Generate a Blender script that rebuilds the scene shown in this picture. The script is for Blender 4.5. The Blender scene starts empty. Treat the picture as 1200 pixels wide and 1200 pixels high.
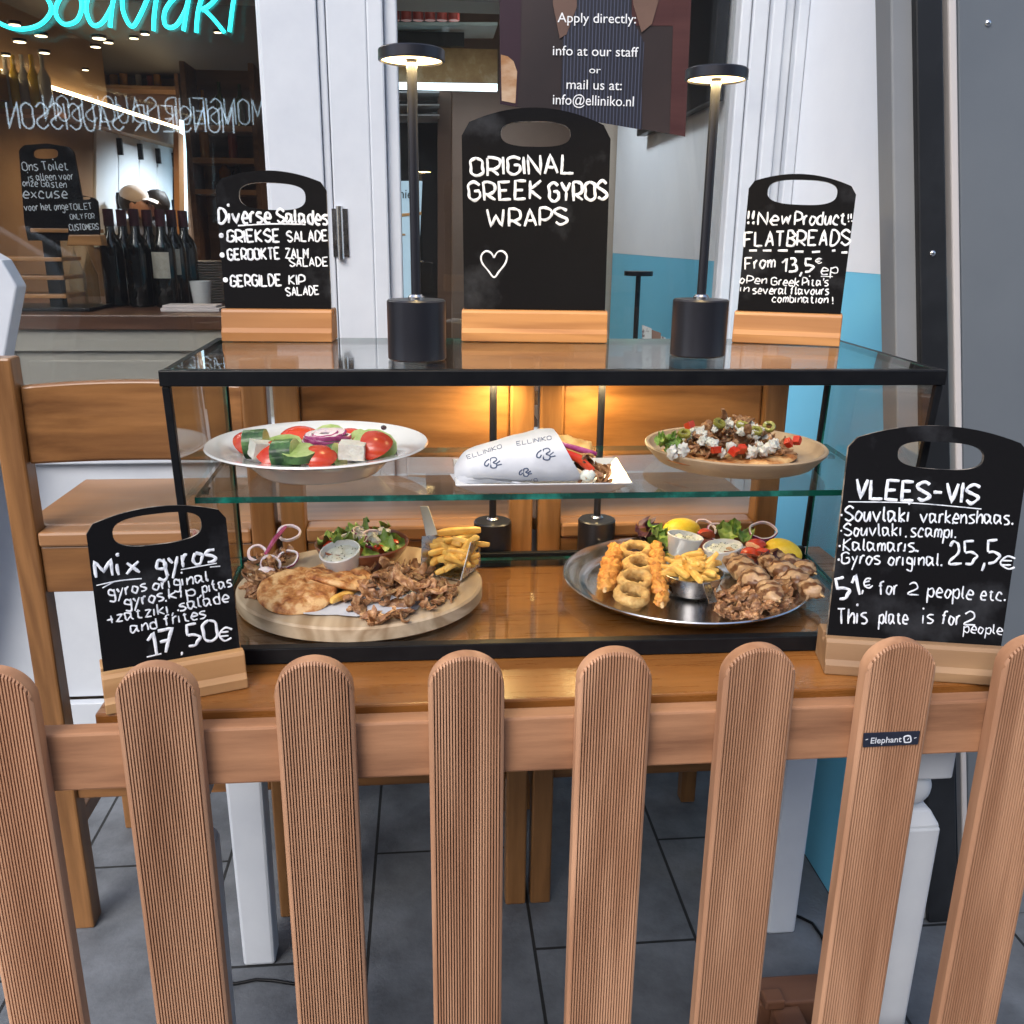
import bpy, math, random
from mathutils import Vector, Matrix, noise
from mathutils.bvhtree import BVHTree
R = math.radians
random.seed(7)
SC = bpy.context.scene
COL = SC.collection
# ------------------------------------------------------------------ camera, sky, sun, exposure
F_PX, PITCH, ROLL, YAW, EYE = 1059.95, 0.2929, 0.0115, 0.0955, 1.296
FW = Vector((math.sin(YAW)*math.cos(PITCH), math.cos(YAW)*math.cos(PITCH), -math.sin(PITCH)))
_r0 = Vector((math.cos(YAW), -math.sin(YAW), 0)); _u0 = _r0.cross(FW)
RT = _r0*math.cos(ROLL) + _u0*math.sin(ROLL)
UP = -_r0*math.sin(ROLL) + _u0*math.cos(ROLL)
EYEP = Vector((0, 0, EYE))
cam = bpy.data.cameras.new('camera'); camo = bpy.data.objects.new('camera', cam); COL.objects.link(camo)
cam.sensor_width = 36; cam.lens = 36*F_PX/1200; cam.clip_start = 0.05; cam.clip_end = 500
m = Matrix((( RT.x, UP.x, -FW.x, 0), (RT.y, UP.y, -FW.y, 0), (RT.z, UP.z, -FW.z, EYE), (0, 0, 0, 1)))
camo.matrix_world = m
SC.camera = camo
W = bpy.data.worlds.new('World'); SC.world = W; W.use_nodes = True
nt = W.node_tree; sky = nt.nodes.new('ShaderNodeTexSky'); sky.sky_type = 'NISHITA'; sky.sun_disc = False
sky.sun_elevation = R(42); sky.sun_rotation = R(211); sky.air_density = 1.0; sky.dust_density = 2.5; sky.ozone_density = 1.0
nt.links.new(sky.outputs[0], nt.nodes['Background'].inputs[0]); nt.nodes['Background'].inputs[1].default_value = 0.12
sl = bpy.data.lights.new('sun', 'SUN'); sl.energy = 1.1; sl.angle = R(35); sl.color = (1, .975, .95)
so = bpy.data.objects.new('sun', sl); COL.objects.link(so)
sd = Vector((math.sin(R(211))*math.cos(R(42)), math.cos(R(211))*math.cos(R(42)), math.sin(R(42))))
so.rotation_euler = sd.to_track_quat('Z', 'Y').to_euler(); so.location = (-4, -6, 8)
SC.view_settings.view_transform = 'Standard'; SC.view_settings.look = 'None'
SC.view_settings.exposure = 1.1; SC.view_settings.gamma = 1
SC.cycles.max_bounces = 10; SC.cycles.transparent_max_bounces = 24; SC.cycles.sample_clamp_indirect = 4

# ------------------------------------------------------------------ photograph pixel -> point on a real plane
def ray(x, y): return FW + RT*((x-600)/F_PX) - UP*((y-600)/F_PX)
def onZ(x, y, z): d = ray(x, y); return EYEP + d*((z-EYE)/d.z)
def onY(x, y, Y): d = ray(x, y); return EYEP + d*(Y/d.y)
def onX(x, y, X): d = ray(x, y); return EYEP + d*(X/d.x)
class Plane:
    def __init__(s, O, U, V):
        s.O, s.U, s.V = Vector(O), Vector(U).normalized(), Vector(V).normalized(); s.N = s.U.cross(s.V).normalized()
    def uv(s, x, y):
        d = ray(x, y); P = EYEP + d*((s.O-EYEP).dot(s.N)/d.dot(s.N)) - s.O
        return P.dot(s.U), P.dot(s.V)
    def p(s, u, v, n=0): return s.O + s.U*u + s.V*v + s.N*n
def planeY(Y): return Plane((0, Y, 0), (1, 0, 0), (0, 0, 1))

# ------------------------------------------------------------------ materials
MATS = {}
def pm(name, col=(.5,.5,.5), rough=.5, metal=0, c2=None, c3=None, scale=20, stretch=(1,1,1), detail=5, bump=0, bscale=None, spec=.5,
       sss=0, emit=None, estr=0, coat=0, rvar=0, hvar=0, contrast=(.3,.7), coords='Object'):
    if name in MATS: return MATS[name]
    M = bpy.data.materials.new(name); M.use_nodes = True; MATS[name] = M
    t = M.node_tree; n = t.nodes; L = t.links; b = n['Principled BSDF']
    b.inputs['Base Color'].default_value = (*col, 1); b.inputs['Roughness'].default_value = rough; b.inputs['Metallic'].default_value = metal
    b.inputs['Specular IOR Level'].default_value = spec
    if coat: b.inputs['Coat Weight'].default_value = coat; b.inputs['Coat Roughness'].default_value = .12
    if sss: b.inputs['Subsurface Weight'].default_value = sss; b.inputs['Subsurface Radius'].default_value = (.004, .002, .001)
    if emit: b.inputs['Emission Color'].default_value = (*emit, 1); b.inputs['Emission Strength'].default_value = estr
    if c2 or bump or rvar:
        tc = n.new('ShaderNodeTexCoord'); mp = n.new('ShaderNodeMapping'); mp.inputs['Scale'].default_value = stretch
        L.new(tc.outputs[coords], mp.inputs[0])
        oi = n.new('ShaderNodeObjectInfo'); ad = n.new('ShaderNodeVectorMath'); ad.operation = 'MULTIPLY_ADD'
        L.new(oi.outputs['Random'], ad.inputs[0]); ad.inputs[1].default_value = (7, 5, 3); L.new(mp.outputs[0], ad.inputs[2])
        nz = n.new('ShaderNodeTexNoise'); nz.inputs['Scale'].default_value = scale; nz.inputs['Detail'].default_value = detail; nz.inputs['Roughness'].default_value = .6
        L.new(ad.outputs[0], nz.inputs['Vector'])
        out = None
        if c2:
            cr = n.new('ShaderNodeValToRGB'); e = cr.color_ramp.elements
            e[0].position, e[1].position = contrast; e[0].color = (*col, 1); e[1].color = (*c2, 1)
            if c3: k = e.new((contrast[0]+contrast[1])/2); k.color = (*c3, 1)
            L.new(nz.outputs[0], cr.inputs[0]); out = cr.outputs[0]
        if hvar:
            hs = n.new('ShaderNodeHueSaturation'); mr = n.new('ShaderNodeMapRange')
            mr.inputs['To Min'].default_value = 1-hvar; mr.inputs['To Max'].default_value = 1+hvar
            L.new(oi.outputs['Random'], mr.inputs[0]); L.new(mr.outputs[0], hs.inputs['Value'])
            if out: L.new(out, hs.inputs['Color'])
            else: hs.inputs['Color'].default_value = (*col, 1)
            out = hs.outputs[0]
        if out: L.new(out, b.inputs['Base Color'])
        if rvar:
            m2 = n.new('ShaderNodeMapRange'); m2.inputs['To Min'].default_value = max(0, rough-rvar); m2.inputs['To Max'].default_value = min(1, rough+rvar)
            L.new(nz.outputs[0], m2.inputs[0]); L.new(m2.outputs[0], b.inputs['Roughness'])
        if bump:
            n2 = n.new('ShaderNodeTexNoise'); n2.inputs['Scale'].default_value = bscale or scale*3; n2.inputs['Detail'].default_value = 4
            L.new(ad.outputs[0], n2.inputs['Vector'])
            bp = n.new('ShaderNodeBump'); bp.inputs['Strength'].default_value = bump; bp.inputs['Distance'].default_value = .002
            L.new(n2.outputs[0], bp.inputs['Height']); L.new(bp.outputs[0], b.inputs['Normal'])
    return M
def wood(name, a, b_, axis='X', rough=.45, scale=6, coat=0, bump=.15, hvar=.08, dark=None, fine=.35):
    if name in MATS: return MATS[name]
    M = bpy.data.materials.new(name); M.use_nodes = True; MATS[name] = M
    t = M.node_tree; n = t.nodes; L = t.links; b = n['Principled BSDF']
    tc = n.new('ShaderNodeTexCoord'); mp = n.new('ShaderNodeMapping')
    st = {'X': (.09, 1, 1), 'Y': (1, .09, 1), 'Z': (1, 1, .09)}[axis]; mp.inputs['Scale'].default_value = st
    oi = n.new('ShaderNodeObjectInfo'); ad = n.new('ShaderNodeVectorMath'); ad.operation = 'MULTIPLY_ADD'
    ad.inputs[1].default_value = (3.1, 5.3, 4.7)
    L.new(tc.outputs['Object'], mp.inputs[0]); L.new(oi.outputs['Random'], ad.inputs[0]); L.new(mp.outputs[0], ad.inputs[2])
    n1 = n.new('ShaderNodeTexNoise'); n1.inputs['Scale'].default_value = scale; n1.inputs['Detail'].default_value = 3; n1.inputs['Distortion'].default_value = 1.2
    n2 = n.new('ShaderNodeTexNoise'); n2.inputs['Scale'].default_value = scale*14; n2.inputs['Detail'].default_value = 6; n2.inputs['Roughness'].default_value = .7
    L.new(ad.outputs[0], n1.inputs['Vector']); L.new(ad.outputs[0], n2.inputs['Vector'])
    wv = n.new('ShaderNodeMath'); wv.operation = 'MULTIPLY'; wv.inputs[1].default_value = 26; L.new(n1.outputs[0], wv.inputs[0])
    sn = n.new('ShaderNodeMath'); sn.operation = 'SINE'; L.new(wv.outputs[0], sn.inputs[0])
    m1 = n.new('ShaderNodeMapRange'); m1.inputs['From Min'].default_value = -1; m1.inputs['From Max'].default_value = 1; L.new(sn.outputs[0], m1.inputs[0])
    mx = n.new('ShaderNodeMix'); mx.data_type = 'FLOAT'; mx.inputs[0].default_value = fine; L.new(m1.outputs[0], mx.inputs[2]); L.new(n2.outputs[0], mx.inputs[3])
    cr = n.new('ShaderNodeValToRGB'); e = cr.color_ramp.elements; e[0].position = .1; e[1].position = .9
    e[0].color = (*a, 1); e[1].color = (*b_, 1); L.new(mx.outputs[0], cr.inputs[0])
    if dark: k = e.new(.02); k.color = (*dark, 1)
    hs = n.new('ShaderNodeHueSaturation'); mr = n.new('ShaderNodeMapRange'); mr.inputs['To Min'].default_value = 1-hvar; mr.inputs['To Max'].default_value = 1+hvar
    L.new(oi.outputs['Random'], mr.inputs[0]); L.new(mr.outputs[0], hs.inputs['Value']); L.new(cr.outputs[0], hs.inputs['Color']); L.new(hs.outputs[0], b.inputs['Base Color'])
    rr = n.new('ShaderNodeMapRange'); rr.inputs['To Min'].default_value = rough-.08; rr.inputs['To Max'].default_value = rough+.12; L.new(n2.outputs[0], rr.inputs[0]); L.new(rr.outputs[0], b.inputs['Roughness'])
    bp = n.new('ShaderNodeBump'); bp.inputs['Strength'].default_value = bump; bp.inputs['Distance'].default_value = .001; L.new(n2.outputs[0], bp.inputs['Height']); L.new(bp.outputs[0], b.inputs['Normal'])
    if coat: b.inputs['Coat Weight'].default_value = coat; b.inputs['Coat Roughness'].default_value = .15
    return M
def glass(name, tint=(1,1,1), boost=1.0, ior=1.5, rough=0.0):
    if name in MATS: return MATS[name]
    M = bpy.data.materials.new(name); M.use_nodes = True; MATS[name] = M
    t = M.node_tree; n = t.nodes; L = t.links; n.remove(n['Principled BSDF'])
    tr = n.new('ShaderNodeBsdfTransparent'); tr.inputs[0].default_value = (*tint, 1); gl = n.new('ShaderNodeBsdfGlossy'); gl.inputs['Roughness'].default_value = rough
    fr = n.new('ShaderNodeFresnel'); fr.inputs[0].default_value = ior; ml = n.new('ShaderNodeMath'); ml.operation = 'MULTIPLY'; ml.inputs[1].default_value = boost; ml.use_clamp = True
    ge = n.new('ShaderNodeNewGeometry'); mi_ = n.new('ShaderNodeMapRange'); mi_.inputs['To Min'].default_value = ior; mi_.inputs['To Max'].default_value = 1/ior
    L.new(ge.outputs['Backfacing'], mi_.inputs[0]); L.new(mi_.outputs[0], fr.inputs[0])
    mx = n.new('ShaderNodeMixShader'); L.new(fr.outputs[0], ml.inputs[0]); L.new(ml.outputs[0], mx.inputs[0]); L.new(tr.outputs[0], mx.inputs[1]); L.new(gl.outputs[0], mx.inputs[2])
    L.new(mx.outputs[0], n['Material Output'].inputs[0]); return M
def emis(name, col, s):
    return pm(name, col, .5, emit=col, estr=s)

# ------------------------------------------------------------------ mesh builder
class MB:
    def __init__(s): s.v, s.f, s.m = [], [], []
    def add(s, vs, fs, mi=0):
        o = len(s.v); s.v += [Vector(v) for v in vs]; s.f += [tuple(i+o for i in f) for f in fs]; s.m += [mi]*len(fs); return s
    def corners(s, c, mi=0):  # c: 4 bottom (ccw), 4 top
        return s.add(c, [(3,2,1,0),(4,5,6,7),(0,1,5,4),(1,2,6,5),(2,3,7,6),(3,0,4,7)], mi)
    def box(s, x0, x1, y0, y1, z0, z1, mi=0):
        return s.corners([(x0,y0,z0),(x1,y0,z0),(x1,y1,z0),(x0,y1,z0),(x0,y0,z1),(x1,y0,z1),(x1,y1,z1),(x0,y1,z1)], mi)
    def bar(s, a, b, w, h, mi=0, up=(0,0,1)):
        a, b = Vector(a), Vector(b); d = (b-a).normalized(); u = Vector(up)
        if abs(d.dot(u)) > .97: u = Vector((0,1,0))
        r = d.cross(u).normalized()*w/2; q = r.cross(d).normalized()*h/2
        return s.corners([a-r-q, a+r-q, b+r-q, b-r-q, a-r+q, a+r+q, b+r+q, b-r+q], mi)
    def tube(s, path, rad, n=8, mi=0, cap=True, flat=None, closed=False):
        P = [Vector(p) for p in path]; k = len(P)
        if k < 2: return s
        o = len(s.v); prev = None
        for i in range(k):
            if closed: t = P[(i+1) % k]-P[i-1]
            else: t = P[min(i+1,k-1)]-P[max(i-1,0)]
            if t.length < 1e-9: t = Vector((1,0,0))
            t.normalize()
            if flat is not None: nn = Vector(flat)
            else:
                nn = prev if prev is not None else (Vector((0,0,1)) if abs(t.z) < .9 else Vector((1,0,0)))
            r = t.cross(nn)
            if r.length < 1e-6: r = t.orthogonal()
            r.normalize(); q = r.cross(t).normalized(); prev = q
            ra = rad[i] if isinstance(rad, (list, tuple)) else rad
            fl = .35 if flat is not None else 1
            for j in range(n):
                a = 2*math.pi*j/n; s.v.append(P[i] + r*math.cos(a)*ra + q*math.sin(a)*ra*fl)
        rng = k if closed else k-1
        for i in range(rng):
            for j in range(n):
                a, b_ = o+i*n+j, o+i*n+(j+1) % n; c, d = o+((i+1) % k)*n+(j+1) % n, o+((i+1) % k)*n+j
                s.f.append((a, b_, c, d)); s.m.append(mi)
        if cap and not closed:
            s.f.append(tuple(o+j for j in reversed(range(n)))); s.m.append(mi)
            s.f.append(tuple(o+(k-1)*n+j for j in range(n))); s.m.append(mi)
        return s
    def lathe(s, prof, n=32, c=(0,0,0), mi=0, sx=1, sy=1, a0=0, a1=2*math.pi):
        c = Vector(c); full = abs(a1-a0-2*math.pi) < 1e-6; k = n if full else n+1; o = len(s.v)
        for i in range(k):
            a = a0+(a1-a0)*i/n
            for r, z in prof: s.v.append(c+Vector((r*math.cos(a)*sx, r*math.sin(a)*sy, z)))
        m_ = len(prof)
        for i in range(n):
            i2 = (i+1) % k
            for j in range(m_-1):
                q = (o+i*m_+j, o+i2*m_+j, o+i2*m_+j+1, o+i*m_+j+1)
                s.f.append(q); s.m.append(mi)
        return s
    def disc(s, r, z, n=32, c=(0,0,0), mi=0, flip=False, sx=1, sy=1):
        c = Vector(c); vs = [c+Vector((r*sx*math.cos(2*math.pi*i/n), r*sy*math.sin(2*math.pi*i/n), z)) for i in range(n)]
        return s.add(vs, [tuple(reversed(range(n))) if flip else tuple(range(n))], mi)
    def sphere(s, c, rx, ry, rz, nu=16, nv=10, mi=0, amp=0, fr=1, seed=0, axis=None):
        o = len(s.v); c = Vector(c)
        for j in range(nv+1):
            th = math.pi*j/nv
            for i in range(nu):
                ph = 2*math.pi*i/nu; d = Vector((math.sin(th)*math.cos(ph), math.sin(th)*math.sin(ph), math.cos(th)))
                k = 1+amp*noise.noise(d*fr+Vector((seed, seed*1.7, seed*.3)))
                s.v.append(c+Vector((d.x*rx*k, d.y*ry*k, d.z*rz*k)))
        for j in range(nv):
            for i in range(nu):
                s.f.append((o+j*nu+i, o+(j+1)*nu+i, o+(j+1)*nu+(i+1) % nu, o+j*nu+(i+1) % nu)); s.m.append(mi)
        return s
    def prism(s, pts, off, mi=0):  # pts: planar polygon (Vectors), off: extrusion vector
        n = len(pts); off = Vector(off); a = [Vector(p) for p in pts]; b = [p+off for p in a]
        return s.add(a+b, [tuple(reversed(range(n))), tuple(range(n, 2*n))]+[(i, (i+1) % n, n+(i+1) % n, n+i) for i in range(n)], mi)
    def grid(s, nx, ny, fn, mi=0):
        o = len(s.v)
        for j in range(ny+1):
            for i in range(nx+1): s.v.append(Vector(fn(i/nx, j/ny)))
        for j in range(ny):
            for i in range(nx):
                a = o+j*(nx+1)+i; s.f.append((a, a+1, a+nx+2, a+nx+1)); s.m.append(mi)
        return s
    def xf(s, M): s.v = [M @ v for v in s.v]; return s
    def build(s, name, mats, parent=None, smooth=None, bevel=0, fix=True, seg=2):
        me = bpy.data.meshes.new(name); V = s.v
        if parent is not None:
            inv = pmat(parent).inverted(); V = [inv @ v for v in V]
        me.from_pydata([tuple(v) for v in V], [], s.f)
        if not isinstance(mats, (list, tuple)): mats = [mats]
        for x in mats: me.materials.append(x)
        me.polygons.foreach_set('material_index', s.m)
        if fix:
            import bmesh
            bm = bmesh.new(); bm.from_mesh(me); bmesh.ops.remove_doubles(bm, verts=bm.verts, dist=1e-6)
            bmesh.ops.recalc_face_normals(bm, faces=bm.faces); bm.to_mesh(me); bm.free()
        if smooth is not None:
            me.polygons.foreach_set('use_smooth', [True]*len(me.polygons))
            if smooth < 180: me.set_sharp_from_angle(angle=R(smooth))
        me.update()
        o = bpy.data.objects.new(name, me); COL.objects.link(o)
        if parent is not None: o.parent = parent
        if bevel:
            b = o.modifiers.new('bevel', 'BEVEL'); b.width = bevel; b.segments = seg; b.limit_method = 'ANGLE'; b.angle_limit = R(40)
        return o
def pmat(o):
    M = Matrix.LocRotScale(o.location, o.rotation_euler, o.scale)
    return pmat(o.parent) @ M if o.parent else M
def tag(o, label, cat, group=None, kind=None):
    if label: o['label'] = label
    if cat: o['category'] = cat
    if group: o['group'] = group
    if kind: o['kind'] = kind
    return o
def struct(o, label=None): o['kind'] = 'structure'; tag(o, label, o.name.split('.')[0].replace('_', ' ')); return o
def thing(name, label, cat, loc=(0,0,0), rz=0, group=None):
    o = bpy.data.objects.new(name, None); COL.objects.link(o); o.location = loc; o.rotation_euler = (0, 0, rz); o.empty_display_size = .05
    return tag(o, label, cat, group)
def copy_tree(o, parent=None):
    c = o.copy(); COL.objects.link(c)
    if parent: c.parent = parent
    for ch in [x for x in ALLCH(o)]: copy_tree(ch, c)
    return c
def ALLCH(o): return [x for x in COL.objects if x.parent is o]

# ------------------------------------------------------------------ hand lettering: a stroke alphabet (x 0..6, y 0..9, baseline 3, cap height 9)
FONT = {
'A':'03 29 43|15 35','B':'03 09|~09 29 38 47 26 06|~06 26 45 44 33 03','C':'~48 29 08 06 04 23 44','D':'03 09|~09 29 47 45 23 03','E':'49 09 03 43|06 36','F':'03 09 49|06 36',
'G':'~48 29 08 06 04 23 44 46|46 26','H':'03 09|43 49|06 46','I':'03 09','K':'03 09|49 06 43','L':'09 03 43','M':'03 09 25 49 43','N':'03 09 43 49','O':'~29 08 06 04 23 44 46 48 29',
'P':'03 09|~09 29 48 46 25 05','R':'03 09|~09 29 48 46 25 05|15 43','S':'~48 29 08 07 26 45 44 23 04','T':'09 49|29 23','U':'~09 05 13 33 45 49','V':'09 23 49','W':'09 13 37 53 69','X':'09 43|49 03','Y':'09 26 49|26 23','Z':'09 49 03 43',
'a':'~36 27 07 05 04 13 24 35|37 34 43','b':'09 03|~05 17 36 34 23 03','c':'~36 27 17 05 04 13 33','d':'~35 27 06 04 13 33|39 33','e':'~05 35 36 27 17 05 04 13 33','f':'~39 29 18 15 13|07 27',
'g':'~36 17 05 14 34 36|~37 34 31 20 01','h':'09 03|~05 27 36 33','i':'07 03|.0a','k':'09 03|37 05 33','l':'09 04 13','m':'07 03|~05 17 26 23|~25 37 46 43','n':'07 03|~05 27 36 33','o':'~17 05 04 13 23 35 36 17',
'p':'07 00|~06 27 36 34 23 04','r':'07 03|~05 17 27','s':'~37 17 06 25 34 23 03','t':'~18 14 23 33|07 27','u':'~07 04 13 24 37|37 33','v':'07 23 47','w':'07 13 26 33 47','x':'07 33|37 03','y':'07 15|37 00','z':'07 37 03 33',
'0':'~29 08 06 04 23 44 46 48 29','1':'07 29 23','2':'~08 19 29 38 36 04 03|03 43','3':'~09 29 38 26|~16 36 44 23 03','5':'39 09 06|~06 26 45 34 23 03','7':'09 49 13|06 36',
'.':'.03','\u2022':'.05','\u00b7':'.05',',':'13 01','!':'09 05|.03','-':'06 36','\'':'09 07','\u20ac':'~48 29 07 05 23 44|07 37|05 35','+':'15 45|37 33'}
def spline(P, k=5):
    out = []
    for i in range(len(P)-1):
        a, b, c, d = P[max(i-1,0)], P[i], P[i+1], P[min(i+2,len(P)-1)]
        for j in range(k):
            t = j/k; out.append(tuple(.5*((2*b[q])+(c[q]-a[q])*t+(2*a[q]-5*b[q]+4*c[q]-d[q])*t*t+(3*b[q]-a[q]-3*c[q]+d[q])*t**3) for q in (0,1)))
    out.append(P[-1]); return out
def strokes(text, rnd, jit=.18, gap=1.5):
    x = 0; out = []
    for ch in text:
        if ch == ' ': x += 2.6; continue
        g = FONT[ch]; mxx = 0; sl = rnd.uniform(-.04, .06); dy = rnd.uniform(-.25, .25)*jit*2
        for st in g.split('|'):
            if st[0] == '.':
                c = (int(st[1])+.35, int(st[2], 16)-3+.3); rr_ = .95 if ch == '\u2022' else .16
                for q_ in ((rr_,) if rr_ < .5 else (.95, .4)): out.append([(x+c[0]+q_*math.cos(a_*.785), c[1]+dy+q_*math.sin(a_*.785)) for a_ in range(9)])
                mxx = max(mxx, .7); continue
            sm = st[0] == '~'; pts = []
            for tk in st.lstrip('~').split():
                px, py = int(tk[0]), int(tk[1])-3; mxx = max(mxx, px)
                pts.append((x+px+rnd.uniform(-jit, jit)+sl*py, py+rnd.uniform(-jit, jit)+dy))
            if sm: pts = spline(pts)
            else:
                q = []
                for i in range(len(pts)-1):
                    a, b = pts[i], pts[i+1]; bx, by = rnd.uniform(-jit, jit)*.6, rnd.uniform(-jit, jit)*.6
                    for j in range(4):
                        t = j/4; w = 4*t*(1-t); q.append((a[0]+(b[0]-a[0])*t+bx*w, a[1]+(b[1]-a[1])*t+by*w))
                q.append(pts[-1]); pts = q
            out.append(pts)
        x += mxx+gap
    return out, x-gap
def write(mb, pl, text, p0, p1, h, w=.22, seed=0, jit=.18, off=.0006, mi=0, gap=1.5):
    rnd = random.Random(hash(text) % 1000 if False else sum(map(ord, text))+seed)
    st, width = strokes(text, rnd, jit, gap); width = max(width, .5)
    a = Vector((*pl.uv(*p0), 0)); b = Vector((*pl.uv(*p1), 0)); c = Vector((*pl.uv(p0[0], p0[1]-h), 0))
    ex = (b-a)/width; ey = Vector((-ex.y, ex.x, 0)).normalized()*((c-a).length/6); r = ey.length*w*2.75
    for s_ in st:
        P = [a+ex*x+ey*y for x, y in s_]
        rad = [r*(.8+.35*noise.noise(Vector((x*.7, y*.7, seed+3.1)))) for x, y in s_]; rad[0] *= .75; rad[-1] *= .7
        mb.tube([pl.p(q.x, q.y, off) for q in P], rad, 6, mi, flat=pl.N)
def pline(mb, pl, pts, rpx, off=.0006, mi=0, sm=False):
    P = [pl.uv(*p) for p in pts]; k = (Vector(pl.uv(pts[0][0]+1, pts[0][1]))-Vector(pl.uv(*pts[0]))).length*rpx
    if sm: P = spline(P)
    if len(P) == 2: P = [(P[0][0]+(P[1][0]-P[0][0])*t, P[0][1]+(P[1][1]-P[0][1])*t) for t in (0, .05, .35, .65, .95, 1)]
    n = len(P); mb.tube([pl.p(u, v, off) for u, v in P], [k*(.85+.3*noise.noise(Vector((u*90, v*90, 1)))) for u, v in P], 6, mi, flat=pl.N)
def fonttext(mb, pl, text, p0, p1, h=None, off=.0012, mi=0, flip=False):
    cu = bpy.data.curves.new('tmp', 'FONT'); cu.body = text; cu.extrude = .01; cu.resolution_u = 4
    ob = bpy.data.objects.new('tmp', cu); COL.objects.link(ob)
    dg = bpy.context.evaluated_depsgraph_get(); me = bpy.data.meshes.new_from_object(ob.evaluated_get(dg))
    vs = [v.co.copy() for v in me.vertices]; fs = [tuple(p.vertices) for p in me.polygons]
    bpy.data.objects.remove(ob); bpy.data.curves.remove(cu); bpy.data.meshes.remove(me)
    x0 = min(v.x for v in vs); x1 = max(v.x for v in vs)
    a = Vector((*pl.uv(*p0), 0)); b = Vector((*pl.uv(*p1), 0)); ex = (b-a)/(x1-x0); ey = Vector((-ex.y, ex.x, 0))
    if h: c = Vector((*pl.uv(p0[0], p0[1]-h), 0)); ey = ey.normalized()*((c-a).length/.7)
    mb.add([pl.p(*(a+ex*(v.x-x0)+ey*v.y).xy, off+v.z*.02) for v in vs], fs, mi)

# ------------------------------------------------------------------ palette
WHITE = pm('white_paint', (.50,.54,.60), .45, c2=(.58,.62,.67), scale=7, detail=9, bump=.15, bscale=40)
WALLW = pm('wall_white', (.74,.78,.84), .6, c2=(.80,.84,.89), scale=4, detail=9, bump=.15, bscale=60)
WALLB = pm('wall_blue', (.15,.55,.80), .55, c2=(.18,.59,.84), scale=2, bump=.05, bscale=60)
BLACKM = pm('black_metal', (.006,.0065,.008), .34, metal=.0, spec=.14, c2=(.010,.0105,.012), scale=40)
LAMPM = pm('lamp_black', (.040,.041,.050), .34, metal=.7, spec=.4, c2=(.042,.043,.054), scale=60, bump=.05, bscale=800)
SLATE = pm('slate', (.0045,.0045,.0055), .75, spec=.09, c2=(.05,.053,.06), scale=10, detail=10, contrast=(.54,.86), bump=.12, bscale=150, rvar=.15)
SLATEE = pm('slate_edge', (.05,.045,.04), .7, c2=(.42,.36,.30), scale=60, detail=6, contrast=(.42,.6))
CHALK = pm('chalk_paint', (.74,.77,.82), .6, c2=(.36,.39,.45), scale=130, detail=6, contrast=(.48,.72))
PINE = wood('pine_block', (.28,.115,.030), (.43,.20,.062), 'X', .42, 9, bump=.1, coat=.15)
PINEF = wood('pine_block_pale', (.38,.20,.082), (.54,.32,.145), 'X', .5, 8, bump=.1)
PINEB = wood('pine_block_worn', (.27,.155,.08), (.48,.30,.155), 'X', .55, 7, bump=.2, dark=(.13,.085,.06))
CHAIRW = wood('chair_beech', (.105,.042,.011), (.33,.155,.052), 'Z', .36, 6, coat=.2, hvar=.10, fine=.66)
CHAIRX = wood('chair_beech_cross', (.09,.034,.009), (.31,.140,.044), 'X', .34, 6, coat=.22, hvar=.10, fine=.66)
TABLEW = wood('table_oak', (.17,.058,.012), (.37,.150,.038), 'X', .27, 8, coat=.35, hvar=.02, fine=.72)
FENCEW = wood('fence_hardwood', (.28,.130,.066), (.54,.300,.175), 'Z', .62, 6, hvar=.10, dark=(.13,.055,.03), fine=.55)
FENCEX = wood('fence_hardwood_rail', (.13,.052,.024), (.45,.225,.115), 'X', .62, 7, hvar=.05, fine=.68, bump=.35)
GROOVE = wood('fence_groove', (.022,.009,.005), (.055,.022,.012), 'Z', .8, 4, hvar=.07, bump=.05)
DARKW = wood('interior_wood', (.10,.05,.025), (.17,.09,.05), 'X', .45, 4)
DKBR = pm('interior_brown', (.07,.042,.03), .6, c2=(.13,.08,.055), scale=3)
STEEL = pm('steel', (.62,.62,.63), .2, 1.0, rvar=.1, scale=50, c2=(.7,.7,.71))
CERAM = pm('ceramic', (.60,.61,.62), .15, coat=.5, c2=(.63,.64,.66), scale=5)
GL_WIN = glass('window_glass', (.97,.98,.98), 1.45)
GL_CAB = glass('cabinet_glass', (.965,.985,.975), 1.15)
GL_EDGE = pm('glass_edge', (.004,.05,.036), .12, c2=(.02,.22,.17), scale=14, stretch=(1,1,1), contrast=(.5,.66), spec=.8)
WARM = (1.0, .72, .30)
DIFF = emis('lamp_diffuser', (1.0,.70,.33), 3.2)

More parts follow.
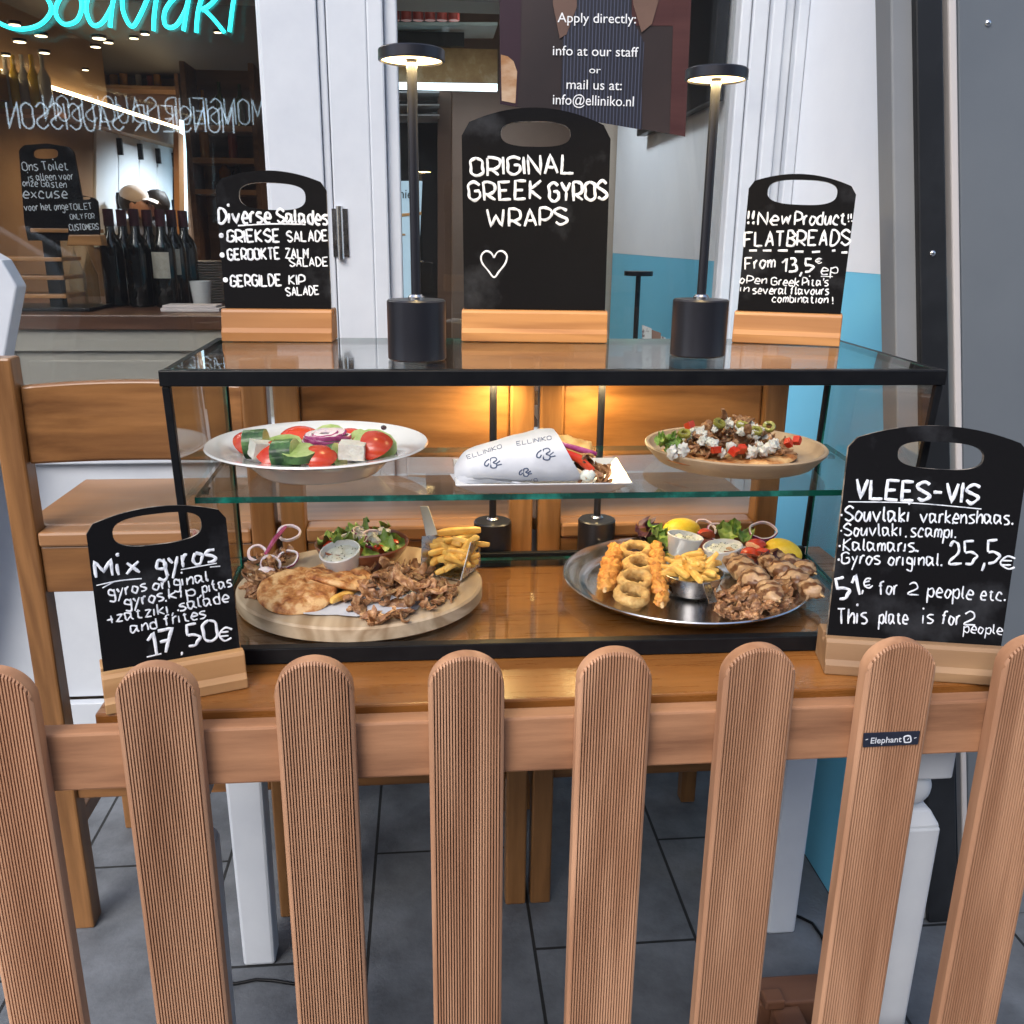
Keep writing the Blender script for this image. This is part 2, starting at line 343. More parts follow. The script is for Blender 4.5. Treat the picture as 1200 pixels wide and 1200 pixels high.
# ------------------------------------------------------------------ ground, street, building
def floor_mat():
    M = bpy.data.materials.new('slate_tile'); M.use_nodes = True; t = M.node_tree; n = t.nodes; L = t.links; b = n['Principled BSDF']
    tc = n.new('ShaderNodeTexCoord'); mp = n.new('ShaderNodeMapping'); mp.inputs['Rotation'].default_value = (0,0,R(90))
    mp.inputs['Location'].default_value = (1.40+.0,.128,0)
    L.new(tc.outputs['Object'], mp.inputs[0])
    br = n.new('ShaderNodeTexBrick'); br.offset = .5; br.inputs['Scale'].default_value = 1; br.inputs['Mortar Size'].default_value = .0034; br.inputs['Mortar Smooth'].default_value = .15
    br.inputs['Brick Width'].default_value = .61; br.inputs['Row Height'].default_value = .315
    br.inputs['Color1'].default_value = (.104,.115,.130,1); br.inputs['Color2'].default_value = (.124,.137,.154,1); br.inputs['Mortar'].default_value = (.011,.012,.013,1)
    L.new(mp.outputs[0], br.inputs[0])
    nz = n.new('ShaderNodeTexNoise'); nz.inputs['Scale'].default_value = 9; nz.inputs['Detail'].default_value = 8; nz.inputs['Roughness'].default_value = .65; L.new(tc.outputs['Object'], nz.inputs['Vector'])
    mr = n.new('ShaderNodeMapRange'); mr.inputs['From Min'].default_value = .3; mr.inputs['From Max'].default_value = .72; mr.inputs['To Min'].default_value = .65; mr.inputs['To Max'].default_value = 1.45; L.new(nz.outputs[0], mr.inputs[0])
    mx = n.new('ShaderNodeVectorMath'); mx.operation = 'SCALE'; L.new(br.outputs[0], mx.inputs[0]); L.new(mr.outputs[0], mx.inputs['Scale']); L.new(mx.outputs[0], b.inputs['Base Color'])
    b.inputs['Roughness'].default_value = .62
    n2 = n.new('ShaderNodeTexNoise'); n2.inputs['Scale'].default_value = 120; n2.inputs['Detail'].default_value = 5; L.new(tc.outputs['Object'], n2.inputs['Vector'])
    am = n.new('ShaderNodeMath'); am.operation = 'MULTIPLY_ADD'; am.inputs[1].default_value = -2.5; L.new(br.outputs['Fac'], am.inputs[0]); L.new(n2.outputs[0], am.inputs[2])
    bp = n.new('ShaderNodeBump'); bp.inputs['Strength'].default_value = .35; bp.inputs['Distance'].default_value = .003; L.new(am.outputs[0], bp.inputs['Height']); L.new(bp.outputs[0], b.inputs['Normal'])
    return M
g = MB(); g.add([(-60,-60,0),(60,-60,0),(60,2.2,0),(-60,2.2,0)], [(0,1,2,3)]); struct(g.build('pavement', floor_mat(), fix=False), 'dark blue grey stone paving tiles under the table')

YW = 2.10
SIDE = tag(thing('side_wall', None, None), 'white painted side wall with a light blue lower half, right of the window', 'wall')
w = MB(); w.box(.816,.96,1.44,4.05,1.243,3.3); w.build('upper_wall', WALLW, SIDE)
w = MB(); w.box(.8165,.96,1.44,4.05,0,1.243); w.build('blue_dado', WALLB, SIDE)
SHOP = tag(thing('shop_front', None, None), 'white painted shop front with a large fixed window left of the door', 'shop front')
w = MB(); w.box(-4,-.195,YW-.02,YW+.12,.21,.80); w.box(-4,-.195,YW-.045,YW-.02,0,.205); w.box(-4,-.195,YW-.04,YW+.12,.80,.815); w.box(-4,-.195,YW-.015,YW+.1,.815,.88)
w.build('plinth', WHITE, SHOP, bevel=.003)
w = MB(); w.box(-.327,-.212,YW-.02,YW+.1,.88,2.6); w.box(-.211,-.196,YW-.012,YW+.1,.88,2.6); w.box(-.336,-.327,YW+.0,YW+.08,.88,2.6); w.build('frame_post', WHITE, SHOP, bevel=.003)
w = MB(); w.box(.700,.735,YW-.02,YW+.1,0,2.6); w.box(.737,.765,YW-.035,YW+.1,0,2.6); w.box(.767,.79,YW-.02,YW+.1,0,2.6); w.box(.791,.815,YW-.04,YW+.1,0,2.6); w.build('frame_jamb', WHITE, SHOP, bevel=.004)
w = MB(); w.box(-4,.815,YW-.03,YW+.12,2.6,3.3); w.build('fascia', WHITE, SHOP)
w = MB(); w.box(-4,-.337,YW+.02,YW+.026,.88,2.6); w.build('window_pane', GL_WIN, SHOP)
w = MB(); w.box(-3.6,0,0,.004,.88,2.6); w.xf(Matrix.Translation((-.338,YW+.075,0)) @ Matrix.Translation((0,0,1.6)) @ Matrix.Rotation(R(-.95),4,'Z') @ Matrix.Rotation(R(.33),4,'X') @ Matrix.Translation((0,0,-1.6))); w.build('window_pane', GL_WIN, SHOP)
DOOR = tag(thing('glazed_door', None, None), 'white framed glazed door leaf with a poster in its pane, between the post and the right jamb', 'door')
w = MB(); w.box(-.194,-.112,YW-.015,YW+.05,.05,2.58); w.box(-.1115,-.078,YW-.022,YW+.05,.05,2.58); w.box(-.0775,-.05,YW-.005,YW+.05,.05,2.58); w.build('door_stile', WHITE, DOOR, bevel=.004)
w = MB(); w.box(.675,.698,YW-.015,YW+.05,.05,2.58); w.build('door_stile', WHITE, DOOR, bevel=.004)
w = MB(); w.box(-.05,.675,YW-.013,YW+.05,.05,.86); w.build('door_bottom_rail', WHITE, DOOR, bevel=.004)
w = MB(); w.box(-.05,.675,YW+.02,YW+.026,.86,2.58); w.build('door_pane', GL_WIN, DOOR)
for zc_ in (1.305, .98):
    w = MB(); w.tube([(-.182,YW-.022,zc_-.055),(-.182,YW-.022,zc_+.055)], .0075, 14); w.box(-.199,-.165,YW-.018,YW-.0125,zc_-.05,zc_+.05)
    for k in (-.025, 0, .025): w.tube([(-.182,YW-.022,zc_+k-.001),(-.182,YW-.022,zc_+k+.001)], .0083, 14)
    w.build('hinge', STEEL, DOOR, smooth=40)

# ---- interior shell
def S(name, mb, mat, label=None, **k): return struct(mb.build(name, mat, **k), label)
g = MB(); g.box(-6,.816,2.22,9.5,-.05,0); S('interior_floor', g, DKBR)
g = MB(); g.box(-6,.96,2.22,9.5,2.62,2.7); S('interior_ceiling', g, pm('ceiling_dark', (.05,.045,.045), .6))
BACKW = pm('back_wall_tan', (.20,.125,.08), .6, c2=(.27,.18,.12), scale=2)
g = MB(); g.box(-6,.96,9.3,9.5,0,2.7); S('back_wall', g, BACKW, 'brown back wall of the restaurant')
g = MB(); g.box(-6.1,-6,2.2,9.5,0,2.7); S('left_wall', g, DKBR)
g = MB(); g.box(.66,.96,4.06,4.2,0,2.6); tag(g.build('beige_pillar', pm('beige', (.45,.38,.31), .6)), 'beige pillar at the far end of the light blue wall', 'pillar')
g = MB(); g.box(.82,.96,4.2,9.3,0,2.7); S('right_wall', g, pm('tan_wall', (.33,.26,.2), .6))

# ------------------------------------------------------------------ restaurant interior, seen through the panes
def poly(mb, pts, Y, th=.01, mi=0, hole=None):
    P = [onY(x, y, Y) for x, y in pts]; return mb.prism(P, (0, th, 0), mi)
CREAM = pm('cream_panel', (.42,.38,.33), .5, c2=(.47,.43,.38), scale=3)
bc = thing('bar_counter', 'long bar counter with a brown wooden top and cream panelled front behind the left window', 'counter', (-1.2, 2.9, 0))
w = MB(); w.box(-4,.0,2.87,3.75,1.02,1.065); w.build('countertop', wood('counter_top', (.085,.035,.02), (.15,.065,.035), 'X', .35, 4), bc, bevel=.004)
w = MB(); w.box(-4,-.02,2.9,3.7,0,1.02); w.box(-4,-.02,2.885,2.9,.955,1.02); w.box(-4,-.02,2.885,2.9,.60,.70)
for x in (-3.2, -2.35, -1.34, -.55, -.1): w.box(x,x+.1,2.885,2.9,.70,.955)
for x0_, x1_ in ((-2.25,-1.34),(-1.24,-.55)): w.box(x0_+.03,x1_-.03,2.893,2.9,.73,.925)
w.build('front_panel', CREAM, bc, bevel=.002)
WINEG = pm('wine_glass', (.006,.007,.006), .08, coat=.5)
LBL = pm('label_paper', (.62,.58,.50), .6, c2=(.5,.46,.38), scale=80)
CAPS = pm('bottle_capsule', (.045,.008,.013), .35)
def bottle(x, Y, z, h=.31, r=.038, lab=None, label='', glassm=None, cap=True, g_='wine bottles lined up on the bar counter'):
    o = thing('wine_bottle', label, 'bottle', (x, Y, z), 0, g_)
    b = MB(); b.lathe([(0,0),(r*.95,0),(r,.006),(r,h*.60),(r*.85,h*.68),(r*.40,h*.76),(r*.37,h*.95),(r*.42,h*.955),(r*.42,h),(0,h)], 20, (x,Y,z)); b.build('glass_body', glassm or WINEG, o, smooth=40)
    if lab is not None:
        b = MB(); b.lathe([(r*1.012,h*lab),(r*1.012,h*(lab+.27))], 12, (x,Y,z), a0=R(-150), a1=R(-50)); b.build('label', LBL, o, smooth=60)
    if cap:
        b = MB(); b.lathe([(r*.43,h*.83),(r*.43,h*1.004),(0,h*1.006)], 16, (x,Y,z)); b.build('capsule', CAPS, o, smooth=40)
    return o
for i, (px, Y, lab, lb) in enumerate(((137,3.25,None,'plain dark wine bottle at the left end of the bottle row on the bar'),(152,3.33,.22,'dark wine bottle with a small white label, second in the row on the bar'),
        (166,3.22,None,'black wine bottle without a label, just right of the one with a small white label'),(181,3.3,None,'black wine bottle in the middle of the row on the bar'),(196,3.22,.30,'wine bottle with a pale cream label turned aside'),
        (209,3.28,.33,'wine bottle with the largest cream label, near the right end of the row'),(222,3.36,None,'dark wine bottle at the right end of the row beside the white cup'))):
    p = onY(px, 345, Y); bottle(p.x, Y, 1.066, lab=lab, label=lb)
p = onY(236, 345, 3.2); b = MB(); b.lathe([(0,0),(.027,0),(.036,.085),(.033,.085),(.025,.006),(0,.006)], 20, (p.x,3.2,1.066)); tag(b.build('white_cup', CERAM, smooth=40), 'white cup standing on the bar right of the wine bottles', 'cup')
b = MB(); p = onY(226, 360, 3.02); b.box(p.x-.09,p.x+.09,2.98,3.08,1.066,1.078); b.box(p.x-.085,p.x+.08,2.985,3.075,1.0782,1.086); tag(b.build('napkin_stack', pm('napkin', (.68,.60,.60), .8), bevel=.002), 'pale pink stack of napkins on the bar by the white cup', 'napkins')
# stack of plates
p = onY(236, 330, 3.45); b = MB()
for k in range(16): b.lathe([(.05,k*.009),(.09,k*.009+.006),(.09,k*.009+.0085),(.05,k*.009+.004)], 24, (p.x,3.45,1.066))
tag(b.build('plate_stack', pm('grey_plate', (.34,.30,.27), .3), smooth=40), 'tall stack of grey plates behind the white cup on the bar', 'plates')
# carafes
CLEAR = glass('clear_glass', (.9,.93,.92), 1.3)
for i, (px, lb) in enumerate(((86,'clear glass carafe standing nearest the black rack'),(101,'clear glass carafe in the middle of three on the bar'),(117,'clear glass carafe next to the first wine bottle'))):
    p = onY(px, 350, 3.2); b = MB(); b.lathe([(0,0),(.04,0),(.045,.01),(.045,.10),(.02,.18),(.018,.23),(.026,.26)], 20, (p.x,3.2,1.066)); tag(b.build('glass_carafe', CLEAR, smooth=50), lb, 'carafe', 'carafes on the bar counter')
# tasting rack with wooden trays
p = onY(69, 365, 3.05); rk = thing('tray_rack', 'black post rack holding three small wooden trays on the bar', 'rack', (p.x, 3.05, 1.066))
b = MB(); b.box(p.x-.02,p.x+.02,3.04,3.08,1.066,1.34); b.box(p.x-.16,p.x+.12,2.98,3.2,1.066,1.076); b.build('post', BLACKM, rk, bevel=.002)
for z in (1.105,1.16,1.215): b = MB(); b.box(p.x-.20,p.x+.05,2.99,3.16,z,z+.012); b.build('tray', PINE, rk, bevel=.002)
b = MB(); b.box(p.x-.03,p.x+.13,2.99,3.16,1.30,1.312); b.build('tray', PINE, rk, bevel=.002)
# interior chalkboards
def simple_board(name, pts, hole, Y, lines, label, basepts=None, th=.012, fit=.16):
    o = thing(name, label, 'chalkboard', onY(*pts[0], Y)); pl = planeY(Y)
    b = MB(); n_ = 64; hc = Vector(((hole[0]+hole[2])/2, (hole[1]+hole[3])/2)); out, inn = [], []
    for i in range(n_):
        a = 2*math.pi*i/n_; d = Vector((math.cos(a), math.sin(a))); best = None
        for k in range(len(pts)):
            p1, p2 = Vector(pts[k]), Vector(pts[(k+1) % len(pts)]); e = p2-p1; den = d.x*e.y-d.y*e.x
            if abs(den) < 1e-9: continue
            t = ((p1-hc).x*e.y-(p1-hc).y*e.x)/den; s_ = ((p1-hc).x*d.y-(p1-hc).y*d.x)/den
            if t > 0 and -1e-6 <= s_ <= 1+1e-6 and (best is None or t < best): best = t
        out.append(hc+d*(best or 1)); hw, hh = (hole[2]-hole[0])/2, (hole[3]-hole[1])/2
        c_ = abs(d.x)/hw; s2 = abs(d.y)/hh; inn.append(hc+d*(1/((c_**3+s2**3)**(1/3))))
    V = [onY(q.x,q.y,Y) for q in out]+[onY(q.x,q.y,Y) for q in inn]; V += [v+Vector((0,th,0)) for v in V]
    for i in range(n_):
        j = (i+1) % n_
        b.f += [(i,j,n_+j,n_+i),(2*n_+i,3*n_+i,3*n_+j,2*n_+j),(i,2*n_+i,2*n_+j,j),(n_+i,n_+j,3*n_+j,3*n_+i)]; b.m += [0]*4
    b.v = V; b.build('slate', SLATE, o)
    t = MB()
    for tx, a0, a1, h in lines: write(t, pl, tx, a0, a1, h, fit, off=.001)
    t.build('chalk_writing', CHALK, o, smooth=60)
    return o
simple_board('chalkboard', [(30,282),(105,282),(86,178),(80,172),(55,168),(28,170),(22,176)], (38,174,68,186), 3.0,
   [('Ons Toilet',(27,200),(80,199),10),('is alleen voor',(34,212),(86,210),8),('onze Gasten',(27,218),(78,220),8),('excuse',(28,232),(79,232),11),('voor het ongemak',(29,247),(95,245),8)],
   'black chalkboard reading Ons Toilet, hanging behind the left window')
o = simple_board('chalkboard', [(80,276),(117,276),(114,236),(110,232),(97,229),(84,231),(80,235)], (90,230.5,106,234), 2.95,
   [('TOILET',(82,246),(108,245),7),('ONLY FOR',(83,257),(111,256),6),('CUSTOMERS',(82,270),(116,269),7)], 'small chalkboard reading Toilet only for customers, on a wooden foot above the tray rack')
b = MB(); poly(b, [(78,288),(120,288),(117,275),(80,275)], 2.94, .05); b.build('wooden_foot', PINE, o, bevel=.003)
# left interior wall with lit ledge and pale cupboard doors
w0, w1 = onZ(0,88,2.2), onZ(205,152,2.2); wd = (w1-w0); wd.normalize(); wn = Vector((wd.y,-wd.x,0))
def LW(t, z, o=0): q = w0+wd*t+wn*o; return Vector((q.x, q.y, z))
Lw = (w1-w0).length
g = MB(); g.corners([LW(-5,0,0),LW(Lw-1.35,0,0),LW(Lw-1.35,0,-.15),LW(-5,0,-.15),LW(-5,2.62,0),LW(Lw-1.35,2.62,0),LW(Lw-1.35,2.62,-.15),LW(-5,2.62,-.15)])
tag(g.build('partition_wall', pm('tan_partition', (.22,.13,.065), .55, c2=(.30,.19,.10), scale=2)), 'tan brown partition wall under the light strip behind the left window', 'wall')
g = MB(); g.bar(LW(-5,2.2,.05), LW(Lw,2.2,.05), .03, .035); tag(g.build('light_strip', emis('led', (1,.78,.45), 5)), 'long glowing warm light strip running along the ledge', 'light strip')
g = MB(); g.bar(LW(-5,2.10,.06), LW(Lw,2.10,.06), .16, .14); tag(g.build('ledge', pm('ledge_wood', (.35,.20,.09), .5)), 'tan wooden ledge below the glowing light strip', 'ledge')
DW = pm('cupboard_white', (.70,.76,.82), .4)
cb = thing('cupboard', 'tall pale blue white cupboard with four narrow doors behind the left window', 'cupboard', LW(Lw-2.0,0))
p0_ = 112
for i, (a, b_) in enumerate(((113,139),(140,163),(164,184),(185,203))):
    yt = 88+(a)*.312+8; yt2 = 88+b_*.312+8
    w = MB(); P = []
    for (x, y) in ((a,290),(b_,290),(b_,yt2),(a,yt)):
        d = ray(x, y); t = (LW(0,0,.02)-EYEP).dot(wn)/d.dot(wn); P.append(EYEP+d*t)
    w.prism(P, -wn*.12); dr = w.build('cupboard_door', DW, cb, bevel=.01)
    w = MB()
    for fy in (.3, .72):
        q = P[2]*fy+P[1]*(1-fy)+wn*.01; w.bar(q, q+Vector((0,0,.12)), .05, .03)
    w.build('hinge', BLACKM, dr)
w = MB(); poly(w, [(203,152),(209,156),(211,290),(205,290)], 7.3, .15); tag(w.build('orange_post', pm('orange_post', (.40,.20,.08), .5)), 'tan wooden post at the right end of the pale cupboard', 'post')
w = MB(); poly(w, [(210,140),(216,142),(219,270),(212,270)], 8.6, .05); tag(w.build('daylit_window', emis('daylit', (.62,.86,1), 1.3)), 'narrow strip of a far daylit window right of the tan post', 'window')
# grey bar added for the awning's reflection in the pane, dark upper zone with hanging glasses and the lit ceiling spots
g = MB(); g.box(-5.5,.40,3.05,3.2,1.98,2.095); tag(g.build('awning_reflection', pm('reflection_grey', (.26,.25,.22), .6)), 'grey horizontal bar added for the awning reflected in the left window', 'reflection')
b = MB()
SPOT = emis('spot_lens', (1,.80,.5), 4)
for k, (px, py, Y) in enumerate(((17,29,4.0),(48,42,4.4),(23,49,5.0),(7,65,5.6),(52,62,5.2),(116,45,4.5),(170,40,5.2),(127,50,5.5),(55,86,7.0),(100,82,7.2),(157,45,6.0),(112,55,6.2),(255,38,6.0))):
    q = onY(px, py, Y); s_ = MB(); r_ = .035+.006*(k % 3); r_ *= .7; s_.lathe([(0,0),(r_,0),(r_,.012),(0,.012)], 16, q); s_.disc(r_*.85,-.002,16,q,1,True)
    sp = s_.build('ceiling_spot', [BLACKM, SPOT], smooth=40); tag(sp, 'small round glowing spot lamp high behind the left window', 'spot lamp', 'glowing spot lamps in the restaurant')
for (x, y, e) in ((-2.6,4.2,22),(-1.0,4.4,16),(-1.6,6.4,30),(.1,5.6,18),(-3.2,6.8,20),(-1.5,7.9,90),(.25,3.5,15)):
    L_ = bpy.data.lights.new('ceiling_and_fill_lamp', 'SPOT'); L_.spot_size = R(140); L_.spot_blend = .6; L_.energy = e*1.15; L_.color = (1,.70,.42) if e not in (90, 15) else (.88,.94,1); L_.shadow_soft_size = .08; lo = bpy.data.objects.new('ceiling_and_fill_light', L_); lo.location = (x,y,2.3); COL.objects.link(lo)  # the two cool ones are added to brighten the cupboard doors and inner wall
# back shelving, right part of the left window and behind the door pane
AMB = pm('amber_glass', (.30,.13,.02), .12, coat=.4); GRN = pm('green_glass', (.03,.06,.02), .12, coat=.4); RED_ = pm('red_pack', (.25,.03,.02), .4); CLR = pm('pale_glass', (.35,.33,.30), .12)
def shelf_unit(x0, x1, rows, Y, label, seed):
    rnd = random.Random(seed); a = onY(x0, rows[0], Y); b_ = onY(x1, rows[-1], Y)
    u = thing('bottle_shelf', label, 'shelf', (a.x, Y, 0)); w = MB()
    w.box(a.x-.03,a.x,Y,Y+.3,0,a.z+.35); w.box(b_.x,b_.x+.03,Y,Y+.3,0,a.z+.35); w.box(a.x,b_.x,Y+.28,Y+.3,0,a.z+.35)
    w.build('carcass', DARKW, u)
    for r_ in rows:
        z = onY((x0+x1)/2, r_, Y).z; s_ = MB(); s_.box(a.x,b_.x,Y,Y+.279,z-.03,z); s_.build('shelf_board', wood('shelf_wood', (.24,.13,.06), (.33,.19,.09), 'X', .5, 4), u)
        x = a.x+.06
        while x < b_.x-.05:
            if rnd.random() < .85:
                h = rnd.uniform(.14,.27); rr = rnd.uniform(.024,.038); q = MB(); q.lathe([(0,0),(rr,0),(rr,h*.6),(rr*.4,h*.75),(rr*.36,h),(0,h)], 12, (x,Y+rnd.uniform(.08,.18),z))
                tag(q.build('shelf_bottle', rnd.choice([AMB,GRN,WINEG,RED_,CLR,AMB]), smooth=40), 'small bottle standing in a row on the '+label.split(' behind')[0], 'bottle', 'bottles on the '+label.split(' behind')[0])
            x += rnd.uniform(.075,.12)
shelf_unit(222, 300, (147,185,222), 6.0, 'dark wooden bottle shelf behind the top left chalkboard', 3)
shelf_unit(118, 205, (100,), 8.7, 'high bottle shelf behind the mirrored lettering', 5)
# yellow bottles on the ledge
for k, px in enumerate((4,13,22,33,44,56)):
    q = onY(px, 128, 6.0); b = MB(); b.lathe([(0,0),(.035,0),(.035,.17),(.013,.22),(.013,.29),(0,.29)], 12, (q.x,q.y,q.z)); o_ = b.build('yellow_bottle', pm('yellow_liquor', (.55,.36,.04), .15, coat=.4) if k % 2 == 0 else CLR, smooth=40)
    tag(o_, 'slim yellow or clear bottle standing on the shelf plank under the glowing strip', 'bottle', 'bottles under the light strip')
q0, q1 = onY(-40,128,6.0), onY(70,128,6.0); b = MB(); b.box(q0.x,q1.x,5.9,6.1,q0.z-.03,q0.z-.001); tag(b.build('shelf_plank', PINE), 'pale wooden plank carrying the yellow bottles behind the left window', 'shelf')
# right pane: shop fittings
Yf_ = 3.3
o = thing('drinks_cabinet', 'dark drinks cabinet with glass shelf and pale light tube left of the poster', 'cabinet', (.05, Yf_, 0))
b = MB(); poly(b, [(455,430),(520,430),(520,-60),(455,-60)], Yf_+.25, .05); b.build('back_panel', pm('cab_dark', (.016,.014,.014), .4), o)
b = MB(); poly(b, [(455,30),(583,30),(583,26),(455,26)], Yf_, .2); b.build('glass_shelf', pm('shelf_edge', (.35,.42,.40), .2), o)
b = MB(); poly(b, [(455,103),(583,106),(583,98),(455,96)], Yf_-.02, .03); b.build('light_tube', emis('tube', (.78,.92,1), 1.1), o)
b = MB(); poly(b, [(455,96),(583,97),(583,58),(455,54)], Yf_+.1, .02); b.build('picture_panel', pm('bread_picture', (.30,.16,.06), .4, c2=(.62,.48,.30), c3=(.40,.24,.10), scale=9, contrast=(.35,.65)), o)
b = MB(); poly(b, [(455,54),(544,54),(544,38),(455,36)], Yf_+.05, .02); b.build('sign_strip', pm('sign_dark', (.02,.018,.016), .4), o)
for y in (107,122,134): b = MB(); poly(b, [(460,y+1.5),(515,y+1.5),(515,y),(460,y)], Yf_, .2); b.build('rail', pm('rail_grey', (.45,.45,.45), .3), o)
b = MB()
for k, px in enumerate(range(462,545,14)): q = onY(px,24,Yf_+.1); b.lathe([(0,0),(.018,0),(.018,.05),(0,.06)], 12, q)
tag(b.build('jar_row', RED_, smooth=40), 'row of small dark red jars on the glass shelf left of the poster', 'jars', kind='stuff')
b = MB(); poly(b, [(513,430),(529,430),(529,103),(513,103)], Yf_+.08, .06); tag(b.build('brown_post', pm('post_brown', (.13,.075,.05), .5)), 'brown square post behind the glass left of the centre chalkboard', 'post')
b = MB(); poly(b, [(500,260),(509,270),(512,185),(503,188)], 5.6, .03); poly(b, [(531,242),(545,245),(545,162),(531,160)], 5.6, .03); poly(b, [(508,400),(516,400),(517,342),(507,340)], 5.6, .03)
tag(b.build('far_window', emis('daylit', (.62,.86,1), 1.3)), 'bright daylit far window glimpsed beside the brown post', 'window')
o = thing('info_screen', 'pale blue info screen reading hie, behind the tall lamp on the left', 'screen', onY(480,375,2.7)); b = MB(); poly(b, [(462,372),(488,374),(495,212),(462,212)], 2.7, .015); b.build('screen_panel', pm('screen', (.45,.60,.70), .3, emit=(.5,.7,.85), estr=.25), o, bevel=.002)
t = MB(); fonttext(t, planeY(2.7), 'hie', (468,232), (483,233), 11, off=.002); t.build('screen_text', BLACKM, o)
t = MB(); pline(t, planeY(2.7), [(462,253),(494,250)], 2.0, .002); pline(t, planeY(2.7), [(464,275),(475,275)], 1.2, .002); t.build('screen_graphic', pm('screen_orange', (.8,.45,.2), .5), o)
# tan wall and warm room behind the poster
g = MB(); poly(g, [(530,430),(720,430),(720,-120),(530,-120)], 4.3, .1); tag(g.build('inner_wall', pm('inner_wall_tan', (.17,.115,.085), .5, c2=(.24,.17,.13), scale=1.5)), 'brown inner wall behind the poster and the centre chalkboard', 'wall')
b = MB()
q = onX(815,0,.812); b.box(.775,.81,q.y-.35,q.y+.55,1.66,2.25); o = tag(b.build('wall_screen', BLACKM, bevel=.004), 'black wall mounted screen on the inner white wall right of the poster', 'screen')
# inner table lamp, leaflet stand
def inner_lamp(q, hgt, label):
    o = thing('table_lamp', label, 'lamp', q); b = MB(); b.lathe([(0,0),(.035,0),(.035,.05),(0,.05)], 24, q); b.build('lamp_base', LAMPM, o, smooth=40)
    b = MB(); b.tube([q+Vector((0,0,.05)), q+Vector((0,0,hgt))], .008, 10); b.build('pole', LAMPM, o, smooth=40)
    b = MB(); b.lathe([(0,0),(.045,0),(.045,.014),(0,.014)], 28, q+Vector((0,0,hgt))); b.build('lamp_head', LAMPM, o, smooth=40)
q = onY(744,430,2.9); tb = thing('inner_table', 'dark tabletop behind the door pane carrying the small black lamp', 'table', (.45,2.9,0))
b = MB(); b.box(.1,.80,2.45,3.2,.86,.90); b.build('tabletop', DARKW, tb); b = MB(); b.box(.4,.46,2.8,2.86,0,.86); b.build('leg', BLACKM, tb)
q = onY(745,387,2.9); q.z = .901; inner_lamp(q, 1.19-.901, 'small unlit black table lamp in front of the inner blue wall')
lf = thing('leaflet_stand', 'little stand of white and brown leaflets beside the inner black lamp', 'leaflets', (.69,2.75,.9)); q = onY(768,392,2.75)
for k, (dx, mt) in enumerate(((-.02,pm('leaflet', (.75,.74,.72), .5, c2=(.25,.2,.2), scale=60, contrast=(.55,.62))),(.012,pm('leaflet_brown', (.35,.2,.15), .5)),(.03,pm('leaflet', (.7,.7,.7))))):
    b = MB(); b.corners([(q.x+dx-.014,2.75+k*.01,.9),(q.x+dx+.014,2.75+k*.01,.9),(q.x+dx+.014,2.753+k*.01,.9),(q.x+dx-.014,2.753+k*.01,.9),(q.x+dx-.02,2.76+k*.01,1.05-k*.015),(q.x+dx+.01,2.76+k*.01,1.04-k*.015),(q.x+dx+.01,2.763+k*.01,1.04-k*.015),(q.x+dx-.02,2.763+k*.01,1.05-k*.015)]); b.build('leaflet', mt, lf)
# poster in the door pane
PY = YW+.012
po = thing('poster', 'dark poster of a striped apron with white text Apply directly, taped inside the door pane', 'poster', onY(700,160,PY)); pl = planeY(PY)
b = MB(); poly(b, [(586,122),(803,160),(818,-180),(584,-180)], PY, .002); b.build('sheet', pm('poster_back', (.022,.017,.018), .35, c2=(.040,.028,.027), scale=3), po)
b = MB(); poly(b, [(785,157),(803,160),(818,-180),(795,-180)], PY-.0012, .001); poly(b, [(740,30),(790,30),(795,-180),(745,-180)], PY-.0010, .0008); b.build('brick_background', pm('poster_brick', (.045,.015,.016), .35, c2=(.08,.032,.03), scale=9, stretch=(.3,1,3)), po)
b = MB(); poly(b, [(586,122),(606,125),(610,60),(612,-180),(585,-180)], PY-.001, .0008); b.build('dark_band', pm('poster_plum', (.03,.014,.022), .35), po)
b = MB(); poly(b, [(588,118),(604,121),(606,84),(602,72),(595,66),(587,64)], PY-.002, .0008); b.build('bread_picture', pm('poster_bread', (.30,.14,.05), .4, c2=(.55,.42,.30), scale=14, stretch=(1,1,2)), po)
def stripes():
    M = pm('poster_apron', (.028,.03,.045), .4); t = M.node_tree; n = t.nodes; L = t.links
    tc = n.new('ShaderNodeTexCoord'); wv = n.new('ShaderNodeTexWave'); wv.inputs['Scale'].default_value = 42; wv.bands_direction = 'X'; L.new(tc.outputs['Object'], wv.inputs[0])
    cr = n.new('ShaderNodeValToRGB'); cr.color_ramp.elements[0].position = .75; cr.color_ramp.elements[0].color = (.014,.015,.024,1); cr.color_ramp.elements[1].position = .95; cr.color_ramp.elements[1].color = (.06,.068,.11,1)
    L.new(wv.outputs['Fac'], cr.inputs[0]); L.new(cr.outputs[0], n['Principled BSDF'].inputs['Base Color']); return M
b = MB(); poly(b, [(656,136),(705,144),(752,152),(752,100),(755,50),(740,20),(735,-180),(680,-180),(676,10),(660,45)], PY-.0022, .0008); b.build('apron_picture', stripes(), po)
b = MB(); poly(b, [(656,45),(664,40),(676,8),(676,-180),(650,-180),(648,5)], PY-.0032, .0006); poly(b, [(752,38),(764,28),(772,0),(768,-180),(742,-180),(742,5)], PY-.0032, .0006); b.build('arms_picture', pm('poster_skin', (.10,.058,.045), .4, c2=(.15,.09,.068), scale=8), po)
t = MB()
